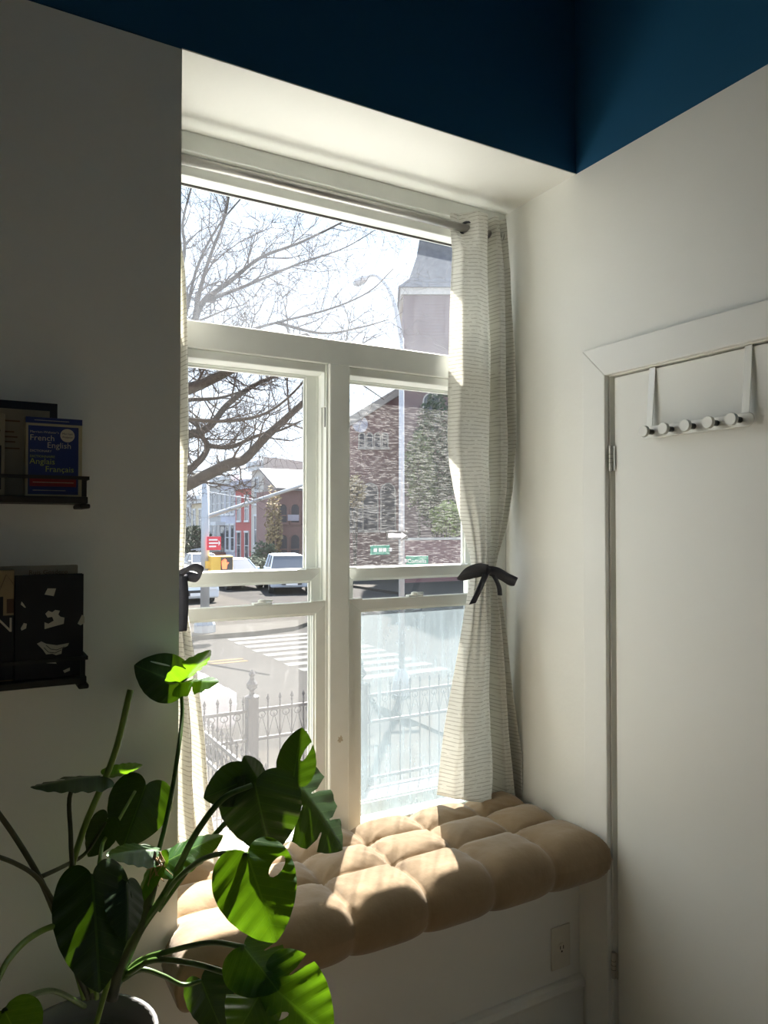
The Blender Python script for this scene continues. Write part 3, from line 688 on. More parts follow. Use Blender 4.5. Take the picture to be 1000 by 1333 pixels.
MB().box(onY(528, 720, 32.5).x-.05, 28, 32.45, 32.85, wz, wz+.12).build('coping', M['stone'], gw)
def shr_px(name, px, py, Yv, rx, rz, n, size, m, label, seed, cat='bush'):
    c = onY(px, py, Yv); return shrub(name, (c.x, Yv, c.z), (rx, .8, rz), n, size, m, label, seed, cat)
shr_px('climbing_ivy', 570, 598, 35.0, 1.75, 3.9, 6000, .14, M['leafdark'], 'tall dark ivy and evergreen climbing the church tower', 31, 'ivy')
shr_px('budding_tree', 546, 612, 33.9, .9, 2.2, 1700, .11, M['leafbud'], 'olive budding young tree in front of the church tower', 32, 'tree')
shr_px('bright_bush', 586, 676, 33.8, 1.2, .95, 2600, .10, M['leafbright'], 'bright yellow-green bush above the brick garden wall', 33)
shr_px('golden_tree', 356, 690, 48.0, .55, 2.9, 1500, .12, M['leafgold'], 'narrow golden budding tree beside the low brick building', 34, 'tree')
shr_px('evergreen_shrub', 345, 725, 47.0, .9, 1.0, 900, .14, M['leafdark'], 'dark evergreen shrub at the foot of the golden tree', 35)
shr_px('evergreen_shrub', 250, 703, 66.0, 1.8, 1.3, 1200, .2, M['leafdark'], 'dark green shrub in front of the cream house', 36)
shr_px('yellow_shrub', 463, 640, 40.0, .6, 1.1, 900, .1, M['leafgold'], 'yellow flowering shrub against the church hall', 37)
shr_px('hedge_row', 330, 735, 44.0, 1.1, .5, 800, .12, M['leafdark'], 'low dark hedge behind the parked silver car', 38)

# ---------- cars
def car(name, loc, ang, col, label, suv=False):
    t = empty(name, (0, 0, 0), label, 'car', 'cars parked around the crossing')
    body = mat('car_paint', col, .25, spec=.6)
    L, W, Hh = (4.7, 1.86, 1.70) if suv else (4.55, 1.78, 1.44)
    x = L/2; w_ = W/2
    hood = .98 if suv else .86
    low = [(-x, .30), (-x-.03, .62), (-x+.05, hood-.04), (-x+1.0, hood+.05), (x-.9 if not suv else x-.15, hood+.08), (x-.06, hood-.02), (x, .6), (x-.03, .30)]
    mb = MB(); mb.prism([(a, -w_, b) for a, b in low], (0, W, 0)); bo = mb.build('body', body, t, bevel=.07)
    base = hood+.03
    r0, r1 = (-x+1.05, x-.35) if suv else (-x+1.15, x-.75)
    q0, q1 = (-x+1.75, x-.65) if suv else (-x+1.95, x-1.45)
    cab = MB(); iw, tw_ = w_-.06, w_-.24
    cab.add([(r0, -iw, base), (r1, -iw, base), (r1, iw, base), (r0, iw, base), (q0, -tw_, Hh-.05), (q1, -tw_, Hh-.05), (q1, tw_, Hh-.05), (q0, tw_, Hh-.05)],
            [(0, 1, 2, 3), (4, 5, 6, 7), (0, 1, 5, 4), (1, 2, 6, 5), (2, 3, 7, 6), (3, 0, 4, 7)])
    cab.build('windows', M['glassdark'], t, bevel=.03)
    ro = MB().add([(q0-.05, -tw_-.01, Hh-.06), (q1+.05, -tw_-.01, Hh-.06), (q1+.05, tw_+.01, Hh-.06), (q0-.05, tw_+.01, Hh-.06), (q0+.12, -tw_+.1, Hh), (q1-.1, -tw_+.1, Hh), (q1-.1, tw_-.1, Hh), (q0+.12, tw_-.1, Hh)],
                  [(0, 1, 2, 3), (4, 5, 6, 7), (0, 1, 5, 4), (1, 2, 6, 5), (2, 3, 7, 6), (3, 0, 4, 7)])
    for s in (-1, 1):
        for (a, b) in ((r0, q0), (r1, q1), ((r0+r1)/2, (q0+q1)/2)):
            ro.tube([(a, s*iw, base), (b, s*tw_, Hh-.05)], .035, 5)
    ro.build('roof', body, t, bevel=.02)
    for sx in (-x+.85, x-.85):
        for s in (-1, 1):
            wl = MB().lathe([(.20, -.11), (.32, -.11), (.335, -.07), (.335, .07), (.32, .11), (.20, .11)], (sx, s*(w_-.09), .335), 18, 'y').build('wheel', M['tyre'], t)
            MB().lathe([(.20, -.115), (.20, .115)], (sx, s*(w_-.09), .335), 14, 'y').build('rim', M['chrome'], wl)
    for s in (-1, 1):
        MB().box(-x-.05, -x+.12, s*(w_-.3)-.2, s*(w_-.3)+.2, hood-.26, hood-.10).build('headlight', M['headlamp'], t, bevel=.03)
        MB().box(x-.12, x+.03, s*(w_-.22)-.15, s*(w_-.22)+.15, hood-.22, hood-.05).build('tail_light', M['lamp_red'], t, bevel=.02)
        MB().box(r0+.15, r0+.35, s*(w_+.02)-.09, s*(w_+.02)+.09, base, base+.14).build('mirror', body, t, bevel=.03)
    MB().box(-x-.045, -x+.05, -.45, .45, .42, .62).build('grille', M['sign_black'], t)
    MB().box(-x-.06, -x-.03, -.26, .26, .40, .52).build('number_plate', M['sign_white'], t)
    t.location = loc; t.rotation_euler = (0, 0, ang)
    return t
z_ = GR-.07
def face_cam(px, Yv, d=0): c = onY(px, 740, Yv); return (c.x, Yv, z_), math.atan2(Yv, c.x)+d
p_, a_ = face_cam(373, 33, .10); car('parked_suv', p_, a_, (.42, .47, .54), 'silver-blue sport utility car nosing towards the crossing near the brick building', True)
p_, a_ = face_cam(304, 36, .35); car('parked_car', p_, a_, (.36, .47, .62), 'pale blue car with shiny windscreen beside the pedestrian signal')
p_, a_ = face_cam(262, 44, .25); car('parked_car', p_, a_, (.45, .42, .38), 'beige car half hidden behind the signal pole')
p_, a_ = face_cam(232, 30, .3); car('parked_car', p_, a_, (.70, .74, .78), 'white car between the signal pole and the curtain edge')
car('parked_car', (.95, 10.55, z_), PI, (.75, .77, .80), 'white car parked at the near kerb just beyond the fence')

# ================================================================== INSIDE
# ---------- tufted cushion
def sat(x): return 0. if x < 0 else (1. if x > 1 else x)
CX0_, CX1_, CY0_, CY1_ = XL-.035, XR-.012, 1.560, YB-.008
def cushion():
    nx, ny = 200, 90; LX, LY_ = CX1_-CX0_, CY1_-CY0_
    us = [k/6 for k in range(1, 6)]; vs = [.40, .70]
    rc_ = random.Random(5); jit = {(a, b): (rc_.uniform(-.012, .012), rc_.uniform(-.012, .012)) for a in range(-1, 7) for b in range(-1, 4)}
    top, bot = [], []
    x_w = lambda u, v: u*LX+.3*math.sin(7*v*LY_+3*u)+.8*v*LY_
    for j in range(ny+1):
        v = j/ny
        for i in range(nx+1):
            u = i/nx
            X = u*LX; Yv = v*LY_
            ju = .010*math.sin(9*v+4*u*6)
            du = min(abs(u-k)*LX for k in us)+0*ju; dv = min(abs(v-k)*LY_ for k in vs)
            a = sat((du+.004)/.070); b = sat((dv+.004)/.062)
            pa = math.sqrt(1-(1-a)**2); pb = math.sqrt(1-(1-b)**2)
            puff = .35*min(pa, pb)+.65*pa*pb+.10*sat(du/.10)*sat(dv/.08)
            td = min(math.hypot((u-k)*LX, (v-l)*LY_) for k in us for l in vs)
            ang = math.atan2(v*LY_-.5, X-.6)
            k0 = min(((u-k)*LX)**2+((v-l)*LY_)**2 for k in us for l in vs)
            bu = min(us, key=lambda k: abs(u-k)); bv = min(vs, key=lambda k: abs(v-k))
            th = math.atan2((v-bv)*LY_, (u-bu)*LX)
            wr = (.0030*math.sin(9*th+3*bu*20)+.0016*math.sin(17*th+11*bv))*math.exp(-td/.05)*sat(td/.02)
            e = min(X, LX-X, Yv*1.0, (LY_-Yv))/.070; pr = math.sqrt(max(0, 1-(1-min(e, 1))**2))
            zt = .628+pr*(.036+.037*puff-.012*math.exp(-td/.016))+wr*pr+.0016*math.sin(95*(x_w(u, v)))*math.exp(-min(du, dv)/.03)*pr
            fr_ = (1-v)**3
            y = CY0_+Yv-.016*fr_*(pa-.6)
            x = CX0_+X
            if Yv > YF-CY0_-.01: x = max(x, XL+.002+.0*u)
            endb = .012*(pb-.5)*(max(0, 1-X/.08)*-1+max(0, 1-(LX-X)/.08)*.3)
            top.append((x+endb if Yv < .12 else x, y, zt))
            zb = BT+.001+(.062*(1-pr))*1.0
            if y < YF-.012: zb = BT+.001-.012*pr*(.3+pa)+.062*(1-pr)
            bot.append((top[-1][0], y, min(zb, zt-.0005)))
    n = (nx+1)*(ny+1); f = []
    for j in range(ny):
        for i in range(nx):
            a = j*(nx+1)+i; f.append((a, a+1, a+nx+2, a+nx+1)); f.append((n+a, n+a+nx+1, n+a+nx+2, n+a+1))
    for i in range(nx):
        f.append((i, n+i, n+i+1, i+1)); a = ny*(nx+1)+i; f.append((a, a+1, n+a+1, n+a))
    for j in range(ny):
        a = j*(nx+1); f.append((a, a+nx+1, n+a+nx+1, n+a)); a += nx; f.append((a, n+a, n+a+nx+1, a+nx+1))
    mb = MB(); mb.v = [Vector(p) for p in top+bot]; mb.f = f
    return mb, [(CX0_+k*LX, CY0_+l*LY_) for k in us for l in vs]
M['suede'] = mat('tan_suede', (.30, .212, .122), .85, var=.10, vscale=9, bump=.35, bscale=22, spec=.15)
M['suede'].node_tree.nodes['Principled BSDF'].inputs['Sheen Weight'].default_value = .35
cu = empty('seat_cushion', (1.0, 1.8, BT), 'thick tan tufted cushion lying on the window bench', 'cushion')
cmb, tufts = cushion()
cmb.build('pad', M['suede'], cu, smooth=True)
for x, y in tufts:
    MB().lathe([(.002, .0), (.008, -.001), (.008, -.004)][::-1], (x, y, .6555), 10).build('tuft', M['suede'], cu)

# ---------- curtains
def fabric_mat():
    m = bpy.data.materials.new('striped_slub_linen'); m.use_nodes = True; t = m.node_tree; t.nodes.clear()
    out = t.nodes.new('ShaderNodeOutputMaterial'); uv = t.nodes.new('ShaderNodeUVMap')
    def noise(scale, sc, det=3):
        mp = t.nodes.new('ShaderNodeMapping'); mp.inputs['Scale'].default_value = scale; t.links.new(uv.outputs[0], mp.inputs[0])
        n = t.nodes.new('ShaderNodeTexNoise'); n.inputs['Scale'].default_value = sc; n.inputs['Detail'].default_value = det; t.links.new(mp.outputs[0], n.inputs['Vector']); return n.outputs[0]
    s = t.nodes.new('ShaderNodeSeparateXYZ'); t.links.new(uv.outputs[0], s.inputs[0])
    ph = mathn(t, 'ADD', mathn(t, 'MULTIPLY', s.outputs[1], 2*PI/.0125), mathn(t, 'MULTIPLY', noise((1.5, 3, 1), 3), 5.0))
    line = mathn(t, 'GREATER_THAN', mathn(t, 'SINE', ph), .80)
    dash = mathn(t, 'GREATER_THAN', noise((14, 120, 1), 1, 2), .42)
    slub = mathn(t, 'GREATER_THAN', noise((16, 520, 1), 1, 2), .60)
    fac = mathn(t, 'MINIMUM', mathn(t, 'ADD', mathn(t, 'MULTIPLY', mathn(t, 'MULTIPLY', line, dash), .62), mathn(t, 'MULTIPLY', slub, .22)), .8)
    mx = t.nodes.new('ShaderNodeMix'); mx.data_type = 'RGBA'; mx.inputs['A'].default_value = (.88, .875, .83, 1); mx.inputs['B'].default_value = (.45, .43, .385, 1)
    t.links.new(fac, mx.inputs['Factor'])
    d = t.nodes.new('ShaderNodeBsdfDiffuse'); tl = t.nodes.new('ShaderNodeBsdfTranslucent')
    t.links.new(mx.outputs['Result'], d.inputs[0]); t.links.new(mx.outputs['Result'], tl.inputs[0])
    ms = t.nodes.new('ShaderNodeMixShader'); ms.inputs[0].default_value = .40
    t.links.new(d.outputs[0], ms.inputs[1]); t.links.new(tl.outputs[0], ms.inputs[2]); t.links.new(ms.outputs[0], out.inputs[0])
    return m
M['fabric'] = fabric_mat()
RODY = 2.000; RODZ = onY(420, 252, RODY).z
def curtain(parent, edge, prof, width, y0px, y1px, ycen, flip=False, tie_y=745, seed=1, ring=False):
    """edge(ypx)->(xl,xr) in pixels on the plane Y=ycen; prof: list (s, forward offset)"""
    nu, nv = 130, 170; mb = MB(); uv = []
    def P(s):
        for (a, p), (b, q) in zip(prof, prof[1:]):
            if s <= b:
                t = (s-a)/(b-a); t = t*t*(3-2*t); return p+(q-p)*t
        return prof[-1][1]
    for j in range(nv+1):
        yp = y0px+(y1px-y0px)*j/nv
        xl, xr = edge(yp); A = onY(xl, yp, ycen); B = onY(xr, yp, ycen); z = onY((xl+xr)/2, yp, ycen).z
        z_at = lerp_tab([(y0px, onY(620, y0px, ycen).z), (y1px, onY(620, y1px, ycen).z)], yp)
        near = math.exp(-((yp-tie_y)/45)**2)
        below = sat((yp-tie_y)/200)
        for i in range(nu+1):
            s = i/nu
            X = A.x+(B.x-A.x)*s
            off = P(s)*(1-.55*near)*(1+.25*below)
            if ring:
                tb = sat((335-yp)/35); off = off*(1-tb)+tb*(lerp_tab([(0, -.028), (.18, -.026), (.27, .004), (.36, .036), (.55, .036), (.66, -.03), (.70, -.03), (.76, .028), (.83, .03), (.885, -.028), (1.0, .025)], s))
            off += .007*math.sin(2*PI*(6.3*s+seed))*math.exp(-((yp-tie_y)/110)**2)
            off += .004*math.sin(2*PI*(2.2*s+.004*yp))*(1-near)
            off += .010*near*math.sin(PI*s)
            hem = sat((yp-(y1px-22))/22)
            X += .004*hem*math.sin(18*s)
            zz = z_at+(onY(xl+(xr-xl)*s, yp, ycen).z-z_at)*(.9*below*below if not flip else 0)+.006*hem*math.sin(7*s+seed)+(.004*math.sin(9*s) if j == 0 else 0)
            X = min(X, XR-.006); X = max(X, XL+.004)
            mb.v.append(Vector((X, ycen-off, zz))); uv.append((s*width, zz))
    for j in range(nv):
        for i in range(nu):
            a = j*(nu+1)+i; mb.f.append((a, a+1, a+nu+2, a+nu+1))
    return mb.build('panel', M['fabric'], parent, smooth=True, uv=uv, solid=.0016)
LE = [(281, 592), (350, 590), (450, 588), (520, 585), (580, 584), (610, 587), (640, 593), (690, 605), (725, 613), (745, 615.5), (765, 612), (800, 606), (850, 598), (900, 590), (950, 582), (1000, 575), (1037, 571)]
RE = [(281, 652), (350, 659), (450, 664), (580, 666), (640, 662), (690, 653), (725, 644), (745, 641), (770, 645), (850, 655), (950, 667), (1000, 675), (1037, 678)]
rcur = empty('window_curtain', (1.5, RODY, .7), 'cream slub-striped curtain tied in at the right wall beside the door', 'curtain', 'pair of window curtains')
curtain(rcur, lambda y: (lerp_tab(LE, y), lerp_tab(RE, y)),
        [(0, -.01), (.10, .030), (.32, .042), (.50, .036), (.60, .012), (.665, -.032), (.70, -.032), (.75, .026), (.83, .030), (.885, -.028), (.92, -.025), (1.0, .025)], 1.05, 281, 1037, RODY-.005, ring=True)
# grommet where the rod leaves the cloth
gc = onY(608, 299, RODY); gc.z = RODZ
def torus(c, axis, R_, r, n=28, k=8):
    mb = MB(); axis = Vector(axis).normalized(); a = axis.orthogonal().normalized(); b = axis.cross(a); c = Vector(c)
    for i in range(n):
        t = 2*PI*i/n; d = a*math.cos(t)+b*math.sin(t)
        for j in range(k):
            p = 2*PI*j/k; mb.v.append(c+d*(R_+r*math.cos(p))+axis*(r*math.sin(p)))
    for i in range(n):
        for j in range(k):
            mb.f.append((i*k+j, ((i+1) % n)*k+j, ((i+1) % n)*k+(j+1) % k, i*k+(j+1) % k))
    return mb
gdir = Vector((-.72, -.69, 0)).normalized(); gc = gc+gdir*.004
torus(gc, gdir, .021, .0045).build('grommet', M['grommet'], rcur, smooth=True)
g_ = MB().tube([gc-gdir*.003, gc-gdir*.002], .021, 24).build('grommet_hole_shade', M['grommet'], rcur)  # dark disc painted in for the shade inside the ring
LL_ = [(470, 225), (735, 225), (745, 228), (1145, 205)]
lcur = empty('window_curtain', (.46, RODY, .7), 'cream slub-striped curtain gathered behind the wall corner above the plant', 'curtain', 'pair of window curtains')
RL = [(195, 231), (390, 233), (425, 240), (470, 242), (600, 244), (690, 241), (735, 238), (748, 238), (770, 241), (800, 247), (850, 256), (900, 262), (950, 266), (1000, 269), (1050, 275), (1100, 285), (1146, 292)]
curtain(lcur, lambda y: (lerp_tab([(195, 205), (600, 205), (745, 214), (1000, 200), (1146, 196)], y), lerp_tab(RL, y)),
        [(0, .0), (.25, .03), (.45, -.02), (.62, .03), (.78, -.03), (.92, .03), (1.0, .0)], .9, 195, 1136, RODY-.005, tie_y=748, seed=3)
# rod
rod = empty('curtain_rod', (1.0, RODY, RODZ), 'grey metal curtain rod across the top of the window', 'curtain rod')
MB().tube([(XL+.004, RODY, RODZ), (1.60, RODY, RODZ)], .0135, 16).build('tube', M['rod'], rod, smooth=True)
for x in (XL+.003, 1.602): MB().lathe([(.024, -.003), (.024, .003)], (x, RODY, RODZ), 18, 'x').build('wall_cup', M['rod'], rod)

# ---------- ribbon ties
def ribbon(pts, wdir, wid, name, parent):
    P = catmull(pts, 6); mb = MB(); W = [Vector(w_) for w_ in wdir] if isinstance(wdir, list) else [Vector(wdir)]*len(pts)
    WW = catmull(W, 6)
    for p, w_ in zip(P, WW):
        w_ = w_.normalized(); mb.v += [p-w_*wid/2, p+w_*wid/2]
    for i in range(len(P)-1): mb.f.append((2*i, 2*i+1, 2*i+3, 2*i+2))
    return mb.build(name, M['ribbon'], parent, smooth=True, solid=.0012)
def tp(x, y, off): return onY(x, y, RODY-.005-off)
tie = empty('ribbon_tie', tuple(tp(633, 745, .05)), 'dark slate ribbon bow tied round the curtain by the door', 'ribbon', 'curtain ribbon ties')
band = []
ctr = tp(628, 744, .012)
for k in range(13):
    a = 2*PI*k/12; band.append(ctr+Vector((.033*math.cos(a), -.034*math.sin(a), .003*math.cos(a))))
ribbon(band, (0, 0, 1), .014, 'band', tie)
ribbon([tp(636, 741, .056), tp(622, 739, .075), tp(606, 743, .085), tp(598, 749, .075), tp(604, 750, .055), tp(620, 746, .05), tp(635, 743, .052)], [(0, 0, 1), (.1, -.3, 1), (.2, -.5, .8), (.1, -.6, .6), (0, -.3, 1), (0, 0, 1), (0, 0, 1)], .030, 'bow_loop', tie)
ribbon([tp(636, 742, .056), tp(648, 744, .07), tp(660, 751, .075), tp(672, 757, .07), tp(664, 757, .055), tp(650, 749, .05), tp(637, 744, .05)], [(0, 0, 1), (.2, -.2, 1), (.3, -.3, .9), (.3, -.3, .9), (.2, 0, 1), (0, 0, 1), (0, 0, 1)], .027, 'bow_loop', tie)
ribbon([tp(634, 744, .058), tp(628, 758, .066), tp(622, 772, .068), tp(615, 786, .066)], [(1, 0, .1), (1, -.1, .2), (1, 0, .2), (1, 0, .15)], .027, 'tail', tie)
ribbon([tp(640, 745, .056), tp(646, 755, .066), tp(650, 765, .062), tp(651, 775, .060)], [(1, 0, .2), (1, 0, 0), (1, 0, 0), (1, 0, -.1)], .018, 'tail', tie)
kn = tp(636, 743, .06); MB().lathe([(.004, -.010), (.009, -.006), (.010, 0), (.009, .006), (.004, .010)], kn, 10).build('knot', M['ribbon'], tie, smooth=True)
t2 = empty('ribbon_tie', tuple(tp(238, 748, .05)), 'dark slate ribbon tie hanging from the curtain at the wall corner', 'ribbon', 'curtain ribbon ties')
ribbon([tp(230, 750, .05), tp(240, 744, .065), tp(252, 738, .075), tp(263, 744, .07), tp(258, 752, .055), tp(244, 750, .05), tp(232, 750, .048)], [(0, -.3, 1), (.1, -.5, .9), (.3, -.6, .7), (.2, -.5, .8), (.2, -.4, .8), (0, 0, 1), (0, 0, 1)], .026, 'bow_loop', t2)
ribbon([tp(237, 748, .06), tp(239, 770, .066), tp(239, 795, .064), tp(237, 822, .062)], (1, .1, .02), .026, 'tail', t2)
ctr = tp(226, 748, .012)
ribbon([ctr+Vector((.030*math.cos(2*PI*k/12), -.034*math.sin(2*PI*k/12), 0)) for k in range(13)], (0, 0, 1), .014, 'band', t2)

# ---------- over-door hook rail
HXX = XR+.006                                # face of the door slab
hk = empty('hook_rail', (HXX-.02, 1.24, 1.84), 'satin metal over-door rail with five round pegs', 'hook rail')
zb_ = 1.851
ya, yb = 1.437, 1.098
rail_pts = []
for k in range(24):
    a = 2*PI*k/24; cy = (ya-.017) if math.cos(a) > 0 else (yb+.017)
    rail_pts.append((HXX-.022, cy+.017*math.cos(a), zb_+.017*math.sin(a)))
MB().prism(rail_pts, (.004, 0, 0)).build('rail', M['hook'], hk, bevel=.0012)
for y in (1.412, 1.122):
    s_ = MB()
    for (x0, z0), (x1, z1) in (((HXX-.0195, zb_), (HXX-.0035, DH-.004)), ((HXX-.0035, DH-.004), (HXX-.0035, DH+.0025)), ((HXX-.0035, DH+.0025), (HXX+.038, DH+.0025))):
        d = Vector((x1-x0, 0, z1-z0)); nrm = Vector((d.z, 0, -d.x)).normalized()*.0009
        p = [Vector((x0, y, z0)), Vector((x1, y, z1))]
        s_.add([p[0]-nrm+Vector((0, -.010, 0)), p[0]+nrm+Vector((0, -.010, 0)), p[0]+nrm+Vector((0, .010, 0)), p[0]-nrm+Vector((0, .010, 0)),
                p[1]-nrm+Vector((0, -.010, 0)), p[1]+nrm+Vector((0, -.010, 0)), p[1]+nrm+Vector((0, .010, 0)), p[1]-nrm+Vector((0, .010, 0))],
               [(0, 1, 2, 3), (4, 5, 6, 7), (0, 1, 5, 4), (1, 2, 6, 5), (2, 3, 7, 6), (3, 0, 4, 7)])
    s_.build('strap', M['hook'], hk)
for y in (1.398, 1.333, 1.265, 1.198, 1.134):
    pg = MB().lathe([(.0075, -.050), (.0075, -.0222)], (HXX, y, zb_), 14, 'x').build('peg', M['hookdark'], hk, smooth=False)
    MB().lathe([(.0145, -.060), (.0155, -.058), (.0155, -.050), (.0145, -.0495)], (HXX, y, zb_), 22, 'x').build('peg_cap', M['hook'], pg)

# ---------- ledge shelves with books
def ledge(name, z, label):
    t = empty(name, (-.1, YF, z), label, 'shelf', 'black wall ledges')
    x0, x1 = -.62, .222
    BOX('board', M['shelf'], t, x0, x1, YF-.100, YF-.0005, z-.014, z, bevel=.0015)
    BOX('front_rail', M['shelf'], t, x0, x1+.002, YF-.104, YF-.098, z+.034, z+.041)
    BOX('end_post', M['shelf'], t, x1-.012, x1-.003, YF-.103, YF-.097, z, z+.034)
    BOX('end_post', M['shelf'], t, x0, x0+.009, YF-.103, YF-.097, z, z+.034)
    BOX('end_rail', M['shelf'], t, x1-.008, x1+.002, YF-.098, YF-.0005, z+.034, z+.041)
    BOX('bracket', M['shelf'], t, x1-.016, x1+.004, YF-.106, YF-.0005, z-.024, z-.0145, bevel=.003)
    return t
ledge('wall_ledge', 1.652, 'upper black wall ledge carrying the blue dictionary')
ledge('wall_ledge', 1.290, 'lower black wall ledge carrying the black book')
M['paper'] = mat('book_paper', (.55, .50, .38), .9, var=.1, vscale=200, stretch=(1, 40, 1))
def book(name, x0, x1, yf, th, z, h, cover, label, group='books on the wall ledges'):
    t = empty(name, ((x0+x1)/2, yf+th/2, z), label, 'book', group)
    MB().box(x0, x1, yf, yf+.0018, z, z+h).box(x0, x1, yf+th-.0018, yf+th, z, z+h).box(x0, x0+.0018, yf, yf+th, z, z+h).build('cover', cover, t, bevel=.0006)
    BOX('pages', M['paper'], t, x0+.002, x1-.003, yf+.0019, yf+th-.0019, z+.002, z+h-.003)
    return t
def cov(name, col, r=.45): return mat(name, col, r, var=.05, vscale=40)
def panel(name, m, t, x0, x1, z0, z1, yf, d=.0004): return BOX(name, m, t, x0, x1, yf-d, yf-.00005, z0, z1)
c_navy = cov('cover_navy', (.012, .03, .16)); c_cream = cov('cover_cream', (.50, .44, .27)); c_red = cov('cover_red', (.28, .015, .02)); c_ylw = cov('print_lime', (.42, .50, .12)); c_wht = cov('print_cream', (.62, .58, .46)); c_blk = cov('cover_black', (.008, .008, .009)); c_tan = cov('cover_tan', (.36, .26, .13)); c_gry = cov('cover_grey_tan', (.30, .27, .20)); c_drk = cov('cover_dark_blue', (.012, .016, .03)); c_brn = cov('print_brown', (.12, .06, .025))
Z1, Z2 = 1.652, 1.290
yf = YF-.078
dx0, dx1 = .108, .213
dic = book('dictionary', dx0, dx1, yf, .032, Z1+.0002, .158, c_cream, 'blue French English dictionary with cream border on the upper ledge')
panel('cover_print', c_navy, dic, dx0+.005, dx1-.007, Z1+.004, Z1+.141, yf)
panel('cover_print', c_navy, dic, dx0, dx1, Z1+.146, Z1+.158, yf)
panel('cover_print', c_red, dic, dx0+.008, dx1-.011, Z1+.020, Z1+.040, yf, .0006)
yt = yf-.0006
for bt, sz, ox, oz, m in (('Merriam-Webster\u2019s', .0066, .008, .1265, c_wht), ('French', .0165, .0075, .1115, c_wht), ('English', .0165, .039, .0975, c_wht), ('DICTIONARY', .0066, .008, .0885, c_wht), ('DICTIONNAIRE', .0066, .008, .0775, c_ylw), ('Anglais', .0165, .0075, .0645, c_ylw), ('Fran\u00e7ais', .0165, .036, .0495, c_ylw)):
    text('lettering', bt, sz, (dx0+ox, yt, Z1+oz), (1, 0, 0), (0, 0, 1), m, dic, sx=1.0)
for k, w_ in ((.0275, .075), (.0115, .06)): panel('print_line', c_wht, dic, dx0+.014, dx0+.014+w_, Z1+k, Z1+k+.0012, yf, .0009)
panel('print_line', c_wht, dic, dx0+.016, dx0+.08, Z1+.1515, Z1+.1525, yf, .0008)
bd = MB().lathe([(.0135, -.0008), (.0135, -.0001)], (dx0+.077, yf, Z1+.124), 24, 'y').build('badge', c_wht, dic)
for s_, o in (('Merriam', .0015), ('Webster', -.0055)): text('lettering', s_, .0058, (dx0+.077, yf-.0010, Z1+.124+o), (1, 0, 0), (0, 0, 1), c_drk, bd, align='CENTER')
b2 = book('paperback', .062, .155, YF-.043, .022, Z1+.0002, .176, c_gry, 'grey-tan paperback standing behind the dictionary')
for k, w_ in ((.150, .03), (.128, .02), (.118, .026), (.108, .022), (.095, .03)): panel('print_line', c_brn, b2, .070, .070+w_, Z1+k, Z1+k+.003, YF-.043)
b3 = book('hardback', -.02, .172, YF-.020, .018, Z1+.0002, .196, c_drk, 'tall dark blue hardback leaning at the wall behind the dictionary')
b4 = book('paperback', -.045, .072, yf, .024, Z1+.0002, .160, c_gry, 'pale paperback with a dark blue lower half beside the dictionary')
panel('cover_print', c_drk, b4, -.042, .066, Z1+.012, Z1+.098, yf)
text('lettering', 'D', .026, (.046, yf-.0001, Z1+.118), (1, 0, 0), (0, 0, 1), c_drk, b4)
panel('print_line', c_drk, b4, .040, .062, Z1+.108, Z1+.111, yf)
bbk = book('black_book', .092, .218, yf, .022, Z2+.0002, .205, c_blk, 'black book with torn pale paper fragments on its cover, on the lower ledge')
def frag(cx, cz, pts, seed):
    return MB().prism([(cx+a, yf-.0007, cz+b) for a, b in pts], (0, .0005, 0)).build('paper_fragment', c_wht, bbk)
def fpx(poly):                                # cover fragments, given on the cover plane
    q = [onY(x, y, yf-.0007) for x, y in poly]
    MB().prism([(p.x, p.y, p.z) for p in q], (0, .0006, 0)).build('paper_fragment', c_wht, bbk)
fpx([(62, 766), (73, 766), (70, 776), (58, 774)])
fpx([(28, 783), (30, 785), (34, 791), (32, 791), (27, 787)])
fpx([(59, 799), (63, 795), (68, 797), (72, 794), (78, 795), (76, 800), (79, 803), (84, 804), (83, 812), (72, 815), (58, 819), (58, 810), (63, 812), (70, 808), (68, 803), (62, 804)])
fpx([(107, 800), (110, 803), (110, 811), (105, 814), (101, 812), (104, 806)])
fpx([(31, 811), (35, 812), (34, 818), (28, 821), (27, 818)])
fpx([(48, 838), (54, 835), (60, 838), (74, 840), (90, 837), (88, 841), (81, 844), (80, 851), (73, 853), (68, 851), (60, 852), (56, 846)])
for q in ([(60, 840), (66, 845), (74, 846), (84, 842)], [(57, 843), (63, 849), (72, 850), (80, 846)]): MB().tube([onY(a, b, yf-.0010) for a, b in q], .0006, 4).build('print_line', c_blk, bbk)
fpx([(57, 863), (64, 859), (71, 860), (74, 864)])
fpx([(82, 873), (91, 869), (91, 873), (84, 876)])
b6 = book('paperback', .030, .210, YF-.052, .020, Z2+.0002, .222, c_gry, 'grey-tan book with small handwritten style title behind the black book')
text('lettering', 'Ruis Gosdero', .013, (.118, YF-.0522, Z2+.205), (1, 0, 0), (0, 0, 1), c_brn, b6)
b7 = book('picture_book', -.08, .091, yf+.004, .018, Z2+.0002, .216, c_tan, 'tan picture book with line drawing and a large letter beside the black book')
panel('cover_print', c_blk, b7, -.08, .091, Z2+.002, Z2+.128, yf+.004)
text('lettering', 'N', .040, (.059, yf+.0036, Z2+.096), (1, 0, 0), (0, 0, 1), c_wht, b7)
MB().tube([(.063, yf+.0036, Z2+.17), (.077, yf+.0036, Z2+.208), (.089, yf+.0036, Z2+.190)], .0006, 4).build('line_drawing', c_brn, b7)
panel('cover_print', c_brn, b7, .078, .091, Z2+.132, Z2+.160, yf+.004, .0005)
panel('cover_print', c_blk, b7, .04, .072, Z2+.128, Z2+.165, yf+.004, .0006)

